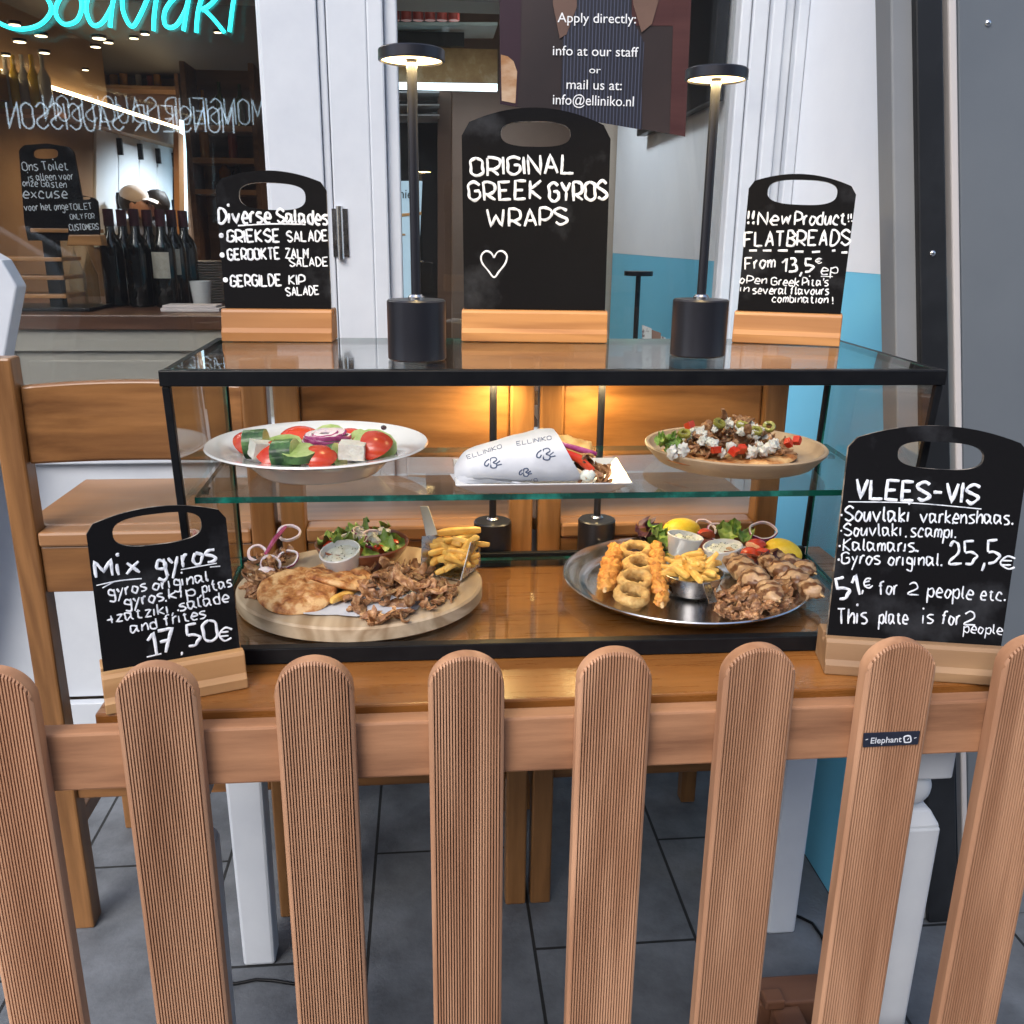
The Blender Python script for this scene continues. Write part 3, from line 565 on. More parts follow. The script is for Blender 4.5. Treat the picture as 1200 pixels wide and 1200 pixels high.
for tx, a, c, h in (('Apply directly:',(653,26.5),(744.5,28),11.5),('info at our staff',(647.5,65),(747.5,67),11.5),('or',(690,86),(703.5,86.5),8),('mail us at:',(663.5,104.5),(728,106),11.5),('info@elliniko.nl',(647.5,122.5),(742,125),12)):
    t = MB(); fonttext(t, pl, tx, a, c, h, off=.0042); t.build('poster_text', pm('poster_white', (.78,.80,.82), .5), po)
# neon lettering: tubes behind the left pane
NE = emis('neon_cyan', (.02,.78,.80), 1.6)
ne = thing('neon_sign', 'turquoise neon script sign reading Souvlaki at the top of the left window', 'neon sign', onY(140,-5,2.17)); pl = planeY(2.17)
for s_ in ([(52,-60),(20,-66),(8,-48),(28,-28),(52,-6),(60,12),(48,28),(28,34),(8,31),(-14,20)],
           [(88,-12),(72,-4),(65,14),(74,28),(90,24),(96,6),(90,-12)],[(106,-14),(101,10),(108,29),(120,26),(132,6)],[(136,-16),(131,10),(129,32)],
           [(144,-14),(144,12),(154,31),(164,18),(178,-14)],[(192,-80),(186,-20),(181,14),(180,36)],[(222,-12),(204,-2),(193,14),(194,30),(206,30),(218,10),(222,-10)],[(222,-8),(218,16),(215,36)],
           [(248,-90),(240,-20),(232,14),(230,38)],[(262,-14),(248,4),(236,12)],[(238,10),(250,22),(263,38)],[(276,-14),(272,12),(269,37)]):
    P = [pl.uv(*q) for q in s_]; P = spline(P, 6) if len(P) > 2 else P
    t = MB(); t.tube([pl.p(u, v) for u, v in P], .0042, 10); t.build('neon_tube', NE, ne, smooth=60)
t = MB(); q = [onY(x, y, 2.19) for x, y in ((-10,-40),(290,-38))]
t.bar(q[0], q[1], .012, .012); t.build('mounting_rail', BLACKM, ne)

# two guests by the bar: continuous skinned figures
SKIN = pm('skin', (.45,.25,.17), .5, sss=.1)
def person(head, Y, label, shirt, hairm, cap=None, face=1, lean=.05):
    hz = head.z; x = head.x; o = thing('person', label, 'person', (x, Y, 0)); s = hz/1.52
    J = {'pel':(x,Y,.92*s),'sp':(x+.0,Y,1.12*s),'ch':(x+lean*face*.5,Y,1.30*s),'nk':(x+lean*face,Y,1.42*s),'hd':(x+lean*face,Y,1.53*s),
         'sl':(x+.03*face,Y-.17,1.36*s),'el':(x+.06*face,Y-.21,1.08*s),'hl':(x+.25*face,Y-.17,1.04*s),'sr':(x+.03*face,Y+.17,1.36*s),'er':(x+.06*face,Y+.21,1.08*s),'hr':(x+.25*face,Y+.17,1.04*s),
         'tl':(x,Y-.09,.86*s),'kl':(x+.02*face,Y-.10,.48*s),'al':(x-.01*face,Y-.10,.08),'fl':(x+.13*face,Y-.10,.035),'tr':(x,Y+.09,.86*s),'kr':(x+.02*face,Y+.10,.48*s),'ar':(x-.01*face,Y+.10,.08),'fr':(x+.13*face,Y+.10,.035)}
    rad = {'pel':.14,'sp':.13,'ch':.155,'nk':.058,'hd':.06,'sl':.065,'el':.045,'hl':.032,'sr':.065,'er':.045,'hr':.032,'tl':.09,'kl':.06,'al':.042,'fl':.035,'tr':.09,'kr':.06,'ar':.042,'fr':.035}
    E_ = [('pel','sp'),('sp','ch'),('ch','nk'),('nk','hd'),('ch','sl'),('sl','el'),('el','hl'),('ch','sr'),('sr','er'),('er','hr'),('pel','tl'),('tl','kl'),('kl','al'),('al','fl'),('pel','tr'),('tr','kr'),('kr','ar'),('ar','fr')]
    ks = list(J); me = bpy.data.meshes.new('body'); me.from_pydata([Vector(J[k])-Vector((x,Y,0)) for k in ks], [(ks.index(a), ks.index(b)) for a, b in E_], [])
    bo = bpy.data.objects.new('body', me); COL.objects.link(bo); bo.parent = o; sk = bo.modifiers.new('skin', 'SKIN'); bo.modifiers.new('sub', 'SUBSURF').levels = 2; bo.modifiers['sub'].render_levels = 2
    for i, k in enumerate(ks):
        d = me.skin_vertices[0].data[i]; r_ = rad[k]; d.radius = (r_, r_)
        d.use_root = (k == 'pel')
    me.materials.append(shirt)
    hx = x+lean*face; h = MB(); h.sphere((hx+.012*face,Y,hz), .095,.075,.115, 24, 16); h.sphere((hx+.105*face,Y,hz-.012), .022,.016,.022, 10, 8)
    h.sphere((hx+.07*face,Y,hz-.085), .04,.04,.03, 12, 8); h.sphere((hx-.0*face,Y-.074,hz-.01), .02,.012,.03, 10, 8); h.build('head', SKIN, o, smooth=180)
    h = MB(); h.sphere((hx+.096*face,Y-.028,hz+.012), .008,.010,.007, 8, 6); h.sphere((hx+.098*face,Y,hz-.055), .008,.024,.005, 8, 6); h.build('eye_and_mouth', BLACKM, o, smooth=180)
    h = MB(); h.sphere((hx-.018*face,Y,hz+.03), .100,.083,.102, 24, 14, amp=.08, fr=3); h.build('hair', hairm, o, smooth=180)
    if cap:
        h = MB(); h.sphere((hx-.002*face,Y,hz+.06), .106,.09,.085, 24, 14); h.grid(8, 6, lambda u, v: (hx+(.08+.10*u)*face, Y+(v-.5)*.15*(1-.35*u*u), hz+.055-.03*u*u-.02*(2*v-1)**2)); h.build('cap', cap, o, smooth=180)
HAIR = pm('hair_dark', (.02,.015,.012), .6); SH1 = pm('shirt_dark', (.05,.035,.03), .8); SH2 = pm('shirt_black', (.015,.015,.018), .8)
person(onY(150,240,7.4), 7.4, 'person in a pale peaked cap and dark top standing behind the wine bottles', SH1, HAIR, pm('cap_pale', (.62,.55,.5), .8))
person(onY(189,243,7.6), 7.6, 'person with short dark hair and a black top right of the capped guest', SH2, HAIR, None, -1)

# ------------------------------------------------------------------ bar chairs with their backs against the table
CY = 1.522
def make_chair(x0, x1, label):
    o = thing('bar_chair', label, 'chair', ((x0+x1)/2, CY, 0), 0, 'beech bar chairs behind the table'); pw, pd = .041, .045
    for a in (x0, x1-pw):
        b = MB(); b.corners([(a,CY,0),(a+pw,CY,0),(a+pw,CY+pd,0),(a,CY+pd,0),(a,CY,1.105),(a+pw,CY,1.105),(a+pw,CY+pd-.006,1.105),(a,CY+pd-.006,1.105)]); b.build('back_post', CHAIRW, o, bevel=.004)
        b = MB(); b.box(a+.003,a+pw-.003,CY+.315,CY+.352,0,.783); b.build('front_leg', CHAIRW, o, bevel=.004)
        b = MB(); b.box(a+.008,a+pw-.008,CY+pd+.001,CY+.314,.705,.782); b.build('seat_rail', CHAIRX, o, bevel=.002)
        b = MB(); b.box(a+.009,a+pw-.009,CY+pd+.001,CY+.314,.20,.235); b.build('side_rung', CHAIRX, o, bevel=.003)
    xa, xb = x0+pw+.0005, x1-pw-.0005
    def bk(u, v):
        x = xa+(xb-xa)*u; c = .022*(1-(2*u-1)**2); return x, c
    b = MB(); n_ = 16; V = []; F = []
    for i in range(n_+1):
        x, c = bk(i/n_, 0); cr = .006*(1-(2*i/n_-1)**2)
        V += [(x,CY+.012+c,.927),(x,CY+.030+c,.927),(x,CY+.034+c,1.058+cr),(x,CY+.016+c,1.058+cr)]
    for i in range(n_):
        for j in range(4): F.append((4*i+j, 4*i+(j+1) % 4, 4*i+4+(j+1) % 4, 4*i+4+j))
    F += [(0,1,2,3), (4*n_+3,4*n_+2,4*n_+1,4*n_)]; b.add(V, F); b.build('backrest', CHAIRX, o, smooth=35, bevel=.005)
    b = MB(); b.box(xa,xb,CY+.008,CY+.03,.70,.783); b.build('seat_rail', CHAIRX, o, bevel=.002)
    b = MB(); b.box(xa,xb,CY+.32,CY+.34,.70,.783); b.build('seat_rail', CHAIRX, o, bevel=.002)
    b = MB(); b.box(xa,xb,CY+.01,CY+.032,.285,.325); b.build('foot_rung', CHAIRX, o, bevel=.003)
    b = MB(); b.box(xa,xb,CY+.325,CY+.345,.27,.31); b.build('foot_rung', CHAIRX, o, bevel=.003)
    b = MB(); b.box(xa,xb,CY+.001,CY+pd+.0005,.7845,.811); b.box(x0-.005,x1+.005,CY+pd+.001,CY+.365,.7845,.811); b.build('seat', wood('chair_beech_seat', (.16,.070,.026), (.36,.18,.076), 'X', .38, 5, coat=.18, hvar=.03, fine=.66), o, bevel=.005)
    return o
ch1 = make_chair(-.704, -.266, 'leftmost bar chair, its left post and seat in full view left of the cabinet')
for dx, lb in ((.4485,'middle bar chair, its backrest right behind the salad plate and the wrap'),(.8965,'rightmost bar chair, its backrest behind the flatbread plate')):
    c = copy_tree(ch1); c.location.x += dx; c['label'] = lb

# ------------------------------------------------------------------ table
ZT = .761
tb = thing('serving_table', 'oak topped table with white legs, carrying the glass display cabinet', 'table', (.16, 1.27, 0))
b = MB(); b.box(-.392,.716,.98,1.519,ZT-.024,ZT); b.build('tabletop', TABLEW, tb, bevel=.003)
b = MB(); b.box(-.36,.69,1.02,1.04,.66,ZT-.0245); b.box(-.36,.69,1.45,1.47,.66,ZT-.0245); b.box(-.375,-.355,1.045,1.445,.66,ZT-.0245); b.box(.685,.705,1.045,1.445,.66,ZT-.0245); b.build('apron', TABLEW, tb)
def turned_leg(x, y, s):
    h = s/2; b = MB()
    def ring(z, k): return [(x-k,y-k,z),(x+k,y-k,z),(x+k,y+k,z),(x-k,y+k,z)]
    b.corners(ring(.592,h)+ring(.736,h)); b.corners(ring(0,h*.86)+ring(.512,h*.93)); b.corners(ring(.5122,h*.93)+ring(.535,h*.62))
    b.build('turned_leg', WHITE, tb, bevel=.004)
    q = MB(); q.sphere((x,y,.564), .030,.030,.030, 24, 16); q.build('ball_turning', WHITE, tb, smooth=180)
turned_leg(.672, 1.062, .078); turned_leg(-.330, 1.062, .078)
for x in (-.327, .672):
    b = MB(); b.corners([(x-.029,1.40,0),(x+.029,1.40,0),(x+.029,1.449,0),(x-.029,1.449,0),(x-.034,1.395,.736),(x+.034,1.395,.736),(x+.034,1.449,.736),(x-.034,1.449,.736)]); b.build('square_leg', WHITE, tb, bevel=.006)
b = MB(); b.tube([onZ(x, y, .004) for x, y in ((240,1148),(275,1153),(300,1148),(320,1149),(345,1153),(375,1151),(405,1160))], .003, 8)
tag(b.build('power_cord', BLACKM, smooth=60), 'thin black cord on the tiles beside the left white table leg', 'cord')
b = MB(); b.tube([onZ(x, y, .004) for x, y in ((880,1062),(915,1066),(938,1075),(952,1082),(962,1096),(969,1112),(975,1160))], .003, 8)
tag(b.build('power_cord', BLACKM, smooth=60), 'thin black cord curving on the tiles by the blue wall on the right', 'cord')

# ------------------------------------------------------------------ glass display cabinet
ZC = 1.145; ZB = ZT+.001
FT = [Vector((-.306,1.097,ZC)), Vector((.644,1.088,ZC))]; BT = [Vector((-.318,1.462,ZC)), Vector((.668,1.452,ZC))]
FB = [Vector((-.298,1.104,ZB)), Vector((.624,1.092,ZB))]; BB = [Vector((-.312,1.448,ZB)), Vector((.655,1.448,ZB))]
cab = thing('display_cabinet', 'black framed glass display cabinet with a middle glass shelf, standing on the oak table', 'display cabinet', (.16, 1.27, ZB))
Z = lambda v, z: Vector((v.x, v.y, v.z+z))
def frame(a, b_, w_, h_): q = MB(); q.bar(a, b_, w_, h_); q.build('frame_bar', BLACKM, cab, bevel=.0015)
ix = Vector((.006,0,0))
frame(Z(FT[0],-.0095)-ix, Z(FT[1],-.0095)+ix, .016, .019); frame(Z(BT[0],-.006), Z(BT[1],-.006), .010, .010)
frame(Z(FT[0],-.005)+Vector((0,.009,0)), Z(BT[0],-.005)-Vector((0,.0055,0)), .010, .010); frame(Z(FT[1],-.005)+Vector((0,.009,0)), Z(BT[1],-.005)-Vector((0,.0055,0)), .010, .010)
frame(Z(FB[0],.011)-ix, Z(FB[1],.011)+ix, .016, .022); frame(Z(BB[0],.012), Z(BB[1],.012), .012, .024)
frame(Z(FB[0],.006)+Vector((0,.009,0)), Z(BB[0],.006)-Vector((0,.0065,0)), .010, .012); frame(Z(FB[1],.006)+Vector((0,.009,0)), Z(BB[1],.006)-Vector((0,.0065,0)), .010, .012)
for f, t_ in ((FB[0],FT[0]),(FB[1],FT[1])): frame(Z(f,.0225), Z(t_,-.0195), .0095, .0095)
for f, t_ in ((BB[0],BT[0]),(BB[1],BT[1])): frame(Z(f,.0245), Z(t_,-.0115), .009, .009)
def pane(name, quad, th, mat=GL_CAB):
    q = MB(); n_ = (Vector(quad[1])-Vector(quad[0])).cross(Vector(quad[3])-Vector(quad[0])).normalized()*th
    q.v = [Vector(p) for p in quad]+[Vector(p)+n_ for p in quad]
    q.f = [(3,2,1,0),(4,5,6,7),(0,1,5,4),(1,2,6,5),(2,3,7,6),(3,0,4,7)]; q.m = [0,0,1,1,1,1]
    return q.build(name, [mat, GL_EDGE], cab)
top_in = .005
pane('top_glass', [FT[0]+Vector((.005,.009,-.0045)), FT[1]+Vector((-.005,.009,-.0045)), BT[1]+Vector((-.005,-.0055,-.0045)), BT[0]+Vector((.005,-.0055,-.0045))], .0042)
pane('side_glass', [FB[0]+Vector((0,.008,.013)), BB[0]+Vector((0,-.007,.013)), BT[0]+Vector((0,-.007,-.011)), FT[0]+Vector((0,.008,-.011))], .003)
pane('side_glass', [FB[1]+Vector((0,.008,.013)), BB[1]+Vector((0,-.007,.013)), BT[1]+Vector((0,-.007,-.011)), FT[1]+Vector((0,.008,-.011))], .003)
ZSH = .972
pane('glass_shelf', [(-.294,1.128,ZSH),(.626,1.120,ZSH),(.652,1.40,ZSH),(-.303,1.40,ZSH)], .008)
pane('bottom_glass', [FB[0]+Vector((.006,.009,.012)), FB[1]+Vector((-.006,.009,.012)), BB[1]+Vector((-.006,-.0065,.012)), BB[0]+Vector((.006,-.0065,.012))], .005, glass('bottom_glass', (.95,.965,.955), 1.4))
ZG = ZB+.0172   # top of the bottom glass
ZS = ZSH+.0082  # top of the shelf
for x in (-.297, .640):
    for y in (1.2, 1.36): q = MB(); q.box(x-.006, x+.006, y-.008, y+.008, ZSH-.006, ZSH-.0003); q.build('shelf_clip', STEEL, cab)

# ------------------------------------------------------------------ cordless table lamps
def lamp(x, y, z, rb, hb, ztop, rh, label, e):
    o = thing('table_lamp', label, 'lamp', (x, y, z), 0, 'black cordless lamps with glowing undersides')
    b = MB(); b.lathe([(0,0),(rb-.002,0),(rb,.002),(rb,hb-.002),(rb-.002,hb),(0,hb)], 48, (x,y,z)); b.build('lamp_base', LAMPM, o, smooth=30)
    b = MB(); b.lathe([(.0105,hb),(.0105,hb+.003),(.008,hb+.006),(0,hb+.006)], 24, (x,y,z)); b.build('collar', STEEL, o, smooth=30)
    b = MB(); b.tube([(x,y,z+hb+.004),(x,y,ztop-.012)], .0062, 16); b.build('pole', LAMPM, o, smooth=60)
    b = MB(); b.lathe([(0,0),(rh-.0015,0),(rh,-.0015),(rh,-.0125),(rh-.003,-.0135),(rh-.003,-.0110)], 48, (x,y,ztop)); b.build('lamp_head', LAMPM, o, smooth=30)
    b = MB(); b.lathe([(.0075,-.0112),(rh-.0034,-.0112)], 48, (x,y,ztop)); b.build('diffuser', DIFF, o, fix=False)
    L_ = bpy.data.lights.new('lamp_light', 'AREA'); L_.shape = 'DISK'; L_.size = rh*1.7; L_.energy = e; L_.color = WARM; lo = bpy.data.objects.new('lamp_light', L_); COL.objects.link(lo); lo.parent = o
    lo.location = (0,0,ztop-z-.0145)
    return o
lamp(-.012, 1.190, ZC+.0002, .0375, .076, 1.510, .0395, 'tall black lamp on the cabinet top, left of the centre chalkboard', .5)
lamp(.372, 1.229, ZC+.0002, .0375, .076, 1.505, .0395, 'tall black lamp on the cabinet top, between the centre and the right chalkboard', .5)
lamp(.109, 1.4855, ZT+.0005, .0325, .070, 1.0835, .033, 'shorter black lamp behind the cabinet, left one, below the wrap', .55)
lamp(.291, 1.4855, ZT+.0005, .0325, .070, 1.0835, .033, 'shorter black lamp behind the cabinet, right one, next to the steel tray', .55)

# ------------------------------------------------------------------ chalkboards on wooden feet
def board(px, hole, zb, hb, tilt, th, depth, label, base_mat, lines, extra=None, chip=False, seed=0, rz=.012):
    bl, br, tl, tr, pk = px; O = onZ(*bl, zb+hb); E2 = onZ(*br, zb+hb); U = E2-O; U.z = 0; w_ = U.length; U.normalize()
    nh = Vector((U.y, -U.x, 0)); V = Vector((0,0,1))*math.cos(tilt)-nh*math.sin(tilt); pl = Plane(O, U, V)
    o = thing('chalkboard', label, 'chalkboard', O+U*w_/2-Vector((0,0,hb)), math.atan2(U.y, U.x), 'chalkboards with wooden feet')
    c0, c1, c2, c3, cp = [Vector(pl.uv(*q)) for q in (bl, br, tr, tl, pk)]
    outl = [Vector((0,-.012)), Vector((w_,-.012))]
    # rounded top corners and a flat arch through the peak
    a, p_, z_ = c2, cp, c3; mid = (a+z_)/2; hgt = (p_-mid).length
    arch = [a+(z_-a)*t+Vector((0,1))*hgt*(1-(2*t-1)**2) for t in [i/20 for i in range(21)]]
    if rz: arch[0] = arch[0]+Vector((0,-rz*.7)); arch[-1] = arch[-1]+Vector((0,-rz*.7))
    outl += arch
    hl, hr, ht, hbm = hole; hx0 = Vector(pl.uv(*hl)); hx1 = Vector(pl.uv(*hr)); hy1 = Vector(pl.uv(*ht)); hy0 = Vector(pl.uv(*hbm)); hc = (hx0+hx1)/2; hw = (hx1-hx0).length/2; hh = abs(hy1.y-hy0.y)/2; hc.y = (hy0.y+hy1.y)/2
    ang = sorted(set([2*math.pi*i/96 for i in range(96)]+[math.atan2((q-hc).y, (q-hc).x) % (2*math.pi) for q in outl])); out, inn = [], []
    sl = (hx1-hx0).normalized(); sl = Vector((sl.x, sl.y))
    for a_ in ang:
        d = Vector((math.cos(a_), math.sin(a_))); best = None
        for k in range(len(outl)):
            p1, p2 = outl[k], outl[(k+1) % len(outl)]; e = p2-p1; den = d.x*e.y-d.y*e.x
            if abs(den) < 1e-12: continue
            t = ((p1-hc).x*e.y-(p1-hc).y*e.x)/den; s_ = ((p1-hc).x*d.y-(p1-hc).y*d.x)/den
            if t > 0 and -1e-6 <= s_ <= 1+1e-6 and (best is None or t < best): best = t
        out.append(hc+d*best); lx = abs(d.dot(sl)); ly = abs(d.dot(Vector((-sl.y, sl.x)))); f_ = (lx/hw)**2.8+(ly/hh)**2.8; inn.append(hc+d*f_**(-1/2.8))
    n_ = len(ang); b = MB(); b.v = [pl.p(q.x,q.y) for q in out+inn]+[pl.p(q.x,q.y,-th) for q in out+inn]
    for i in range(n_):
        j = (i+1) % n_
        b.f += [(i,j,n_+j,n_+i),(2*n_+i,3*n_+i,3*n_+j,2*n_+j),(i,2*n_+i,2*n_+j,j),(n_+i,n_+j,3*n_+j,3*n_+i)]; b.m += [0,0,1,1]
    b.build('slate', [SLATE, SLATEE], o)
    f = .020; bk_ = depth-f; B0 = O-Vector((0,0,hb)); e_ = .003
    A = lambda u, n2, z: B0+U*u+nh*n2+Vector((0,0,z))
    b = MB(); prof = [(f+.004,0),(f+.004,hb*.28),(f-.001,hb*.42),(f-.004,hb*.9),(f-.007,hb),(.0015,hb),(.0015-.010*math.sin(tilt),hb-.010),(-th-.002-.010*math.sin(tilt),hb-.010),(-th-.0015,hb),(-bk_+.006,hb),(-bk_,hb*.9),(-bk_,0)]
    k = len(prof); b.v = [A(-e_, n2, z) for n2, z in prof]+[A(w_+e_, n2, z) for n2, z in prof]
    b.f = [tuple(range(k)), tuple(reversed(range(k, 2*k)))]+[(i, (i+1) % k, k+(i+1) % k, k+i) for i in range(k)]; b.m = [0]*len(b.f); b.build('wooden_foot', base_mat, o, bevel=.0015)
    t = MB()
    for i, L_ in enumerate(lines): write(t, pl, L_[0], L_[1], L_[2], L_[3], L_[4] if len(L_) > 4 else .21, seed+i, off=.0004)
    dr_ = extra(t, pl) if extra else None
    if dr_: dr_.build('chalk_heart', CHALK, o, smooth=60)
    t.build('chalk_writing', CHALK, o, smooth=60)
    return o
def ex_tl(t, pl): pline(t, pl, [(279,264.5),(318,262.5),(358,263)], 1.0, .0004, sm=True)
board(((264,361),(388,362),(252,212),(382,216),(319,200)), ((280,229),(358,232),(318,214),(322,246)), ZC+.0003, .047, R(4), .006, .055,
  'small chalkboard reading Diverse Salades, at the left back corner of the cabinet top', PINE,
  [('Diverse',(257,261.5),(317,261),17,.25),('Salades',(325,261),(384,263),16,.25),('\u2022',(259,281),(260.6,281),13,.24),('GRIEKSE',(267,284),(328,283),14,.25),('SALADE',(337,283.5),(384,282),12,.24),
   ('\u2022',(260,304),(261.6,304),13,.24),('GEROOKTE',(268,305),(328,303.5),13,.25),('ZALM',(335,302.5),(361,302.5),11,.24),('SALADE',(340,312.5),(384,311.5),10,.24),
   ('\u2022',(264,333),(265.6,333),13,.24),('GERGILDE',(271,336),(330,334.5),13,.25),('KIP',(339,333.5),(357,333.5),11,.24),('SALADE',(336,347),(374,345),10,.24)], ex_tl, seed=2)
def ex_c(t, pl): t = MB(); pline(t, pl, [(579,302),(583,295.5),(589,294.5),(594,300),(592,309),(585,318),(579,325),(572,317),(565,308),(564,300),(569,294.5),(575,296),(579,302)], 1.15, .0004, sm=True); return t
board(((544,362),(709,364),(541,147),(716,151),(628,126)), ((587,157),(668.5,158),(628,142),(628,172)), ZC+.0003, .047, R(4), .008, .058,
  'largest chalkboard on the cabinet, reading Original Greek Gyros Wraps above a heart', PINE,
  [('ORIGINAL',(552,206),(672,202.5),21,.22),('GREEK',(550,235),(634,232.5),21,.22),('GYROS',(644,236),(711,234),22,.22),('WRAPS',(572,266),(664,263),20,.22)], ex_c, seed=5, rz=.02)
def ex_tr(t, pl):
    for a, c in (((878,293.7),(887,293.7)),((894,293.7),(904,293.7)),((911.5,293.7),(923,293.7)),((931.5,295),(941.5,295)),((951.5,295.5),(961,295)),((975,294),(979,293.5)),((986,296),(993,296))): pline(t, pl, [a, c], 1.5, .0004)
    pline(t, pl, [(962,323.8),(976,324.2)], .6, .0004)
board(((864,364),(985,368),(878,214),(1004,221),(943,204)), ((899.5,225),(981,228),(940,210.5),(940,240)), ZC+.0003, .047, R(4), .006, .055,
  'small chalkboard reading New Product Flatbreads, at the right back corner of the cabinet top', PINE,
  [('!!',(876,262),(884,262),15,.24),('New',(888,263.5),(926,262.5),15,.2),('Product',(931,263.5),(991,263),15,.2),('!!',(994,260),(999,259.5),9,.24),('FLATBREADS',(872,289),(995,287),17,.2),
   ('From',(873,315.5),(908,313),13,.22),('13,5',(916,318.5),(953,318.5),15,.24),('\u20ac',(956,308.5),(963,308.5),6,.24),('ep',(962,321.5),(981,320.5),11,.18),
   ('oPen',(867,332),(898,332.5),9,.22),('Greek',(904,334),(936,335),9,.22),('Pita\'s',(940,334.5),(970,335),9,.22),('in',(868,341.5),(877,342),8,.22),('several',(882,344),(921,345),9,.22),('flavours',(926,345),(971,345),9,.22),
   ('combination',(905,354),(970,355),8.5,.22),('!',(975.5,356),(976.5,356),8,.24)], ex_tr, seed=8)
def ex_fl(t, pl):
    pline(t, pl, [(113,686),(140,680.5),(166,678)], .95, .0004, sm=True); pline(t, pl, [(120,689),(133,682)], .9, .0004); pline(t, pl, [(212,667.5),(254,660)], .85, .0004); pline(t, pl, [(246,664.5),(258,663.5)], .85, .0004)
    pline(t, pl, [(172,770),(189,766)], 1.1, .0004)
board(((121,786),(281,758),(100,618),(264,599),(188,594)), ((132,625),(236,612),(184,602),(178,639)), ZT+.0005, .046, R(9), .006, .06,
  'chalkboard reading Mix gyros, turned to the right on the front left corner of the table', PINEF,
  [('Mix',(113,677.5),(163,671),20,.24),('gyros',(184,671),(253,657),21,.22),('gyros',(128,700),(172,692),12.5,.22),('original,',(180,692),(250,680),12.5,.21),('gyros',(147,711),(192,703.5),12.5,.22),('kip,',(198,702),(236,697),12,.21),('pitas',(238,695),(272,687),11.5,.21),
   ('+zatziki,',(124,731),(203,717.5),12.5,.21),('salade',(211,716),(268,705),12.5,.21),('and',(154,742),(184,736),12,.22),('frites',(193,733),(241,723.5),12,.21),
   ('17',(176,768),(206,761),26,.2),(',',(211,765),(213,764),10,.3),('50',(221,757),(255,750),25,.17),('\u20ac',(257,751),(271,750),15,.2)], ex_fl, seed=11)
def ex_fr(t, pl): pline(t, pl, [(994,588),(1070,589.5),(1150,596.5)], .75, .0004, sm=True)
board(((969,743),(1173,756),(995,516),(1207,524),(1103,499)), ((1052,532),(1153,538),(1104,518),(1100,550)), ZT+.0005, .046, R(9), .007, .06,
  'chalkboard reading Vlees-Vis, turned to the left on the front right corner of the table', PINEB,
  [('VLEES-VIS',(1002,583.5),(1145,589.5),22,.23),('\u00b7Souvlaki',(985,610),(1065,611.5),17,.17),('varkenshaas.',(1078,612),(1187,614.5),15,.17),('\u00b7Souvlaki',(985,627.5),(1056,628),14,.18),('scampi.',(1067,628.5),(1120,630.5),14,.18),
   ('\u00b7Kalamaris.',(983,645),(1076,646.5),14,.18),('\u00b7Gyros',(982,661),(1031,661),14,.18),('original.',(1041,662),(1104,663),14,.18),('25,5',(1113,661),(1172,659),26,.15),('\u20ac',(1173,667),(1189,667),15,.18),
   ('51',(984,702),(1008,697),24,.19),(',\u20ac',(1009,692),(1023,688),12,.2),('for',(1030,696.5),(1051,696.5),15,.17),('2',(1065,697),(1077,697),14,.17),('people',(1087,699),(1139,702),15,.17),('etc.',(1149,703),(1178,704),14,.17),
   ('This',(982,731.5),(1016,730.5),18,.16),('plate',(1030,730.5),(1063,731),15,.17),('is',(1081,730),(1093,730),14,.17),('for',(1103,731),(1124,732),15,.17),('2',(1130,732.5),(1143,733),16,.16),('people',(1129,741),(1174,743.5),11,.17)], ex_fr, seed=14)

# ------------------------------------------------------------------ picket fence of grooved hardwood
FX0, FS, FY, FZ = .039, .168, .904, .856
fen = thing('picket_fence', 'brown hardwood picket fence with grooved round topped pickets in front of the table', 'fence', (.1, FY, 0))
b = MB(); b.box(-.62,.86,FY+.0205,FY+.045,.696,.768); b.build('fence_rail', FENCEX, fen, bevel=.003)
b = MB(); b.box(-.62,.86,FY+.0205,FY+.045,.16,.232); b.build('fence_rail', FENCEX, fen, bevel=.003)
def picket(cx, ztop, hw):
    RR = hw; zc_ = ztop-RR*.94; xs = []; nr = 23; pitch = (2*hw-.0056)/nr; x = -hw+.0028
    for i in range(nr): xs += [(x,0,0),(x+pitch*.55,0,0),(x+pitch*.60,.0030,1),(x+pitch*.95,.0030,1)]; x += pitch
    xs = [(-hw+.0012,.0008,0)]+xs+[(hw-.0026,0,0),(hw-.0012,.0008,0)]
    def top(x_, inset): k = max(0, 1-(x_/(RR))**2); return zc_+RR*.94*math.sqrt(k)-inset
    b = MB(); th = .020; V = []; n_ = len(xs)
    for x_, y_, g_ in xs:
        xi = x_*.965; tz = top(x_, 0); V += [(cx+x_,FY+y_,.03),(cx+xi if tz > zc_+.004 else cx+x_,FY+y_,tz-.0035*(1.2-abs(x_/hw)*.6)),(cx+x_,FY+.0028,tz),(cx+x_,FY+th,tz),(cx+x_,FY+th,.03)]
    F = []; Mi = []
    for i in range(n_-1):
        gm = 1 if (xs[i][2] and xs[i+1][2]) else 0
        for j in range(4):
            F.append((5*i+j, 5*i+5+j, 5*i+6+j, 5*i+1+j)); Mi.append(gm if j == 0 else 0)
    for (i, xx) in ((0,-hw),(n_-1,hw)):
        V2 = len(V); z_ = zc_+.002; V += [(cx+xx,FY+.003,.03),(cx+xx,FY+.003,z_),(cx+xx,FY+th-.001,z_),(cx+xx,FY+th-.001,.03)]
        F += [(5*i,5*i+1,V2+1,V2),(V2,V2+1,V2+2,V2+3),(V2+3,V2+2,5*i+3,5*i+4),(5*i+1,5*i+2,5*i+3,V2+2,V2+1)]; Mi += [0]*4
    b.v = [Vector(v) for v in V]; b.f = F; b.m = Mi
    return b.build('picket', [FENCEW, GROOVE], fen, smooth=25)
PK = [picket(FX0+FS*i+random.uniform(-.001,.001), FZ+random.uniform(-.001,.001), .0425) for i in range(-3, 5)]
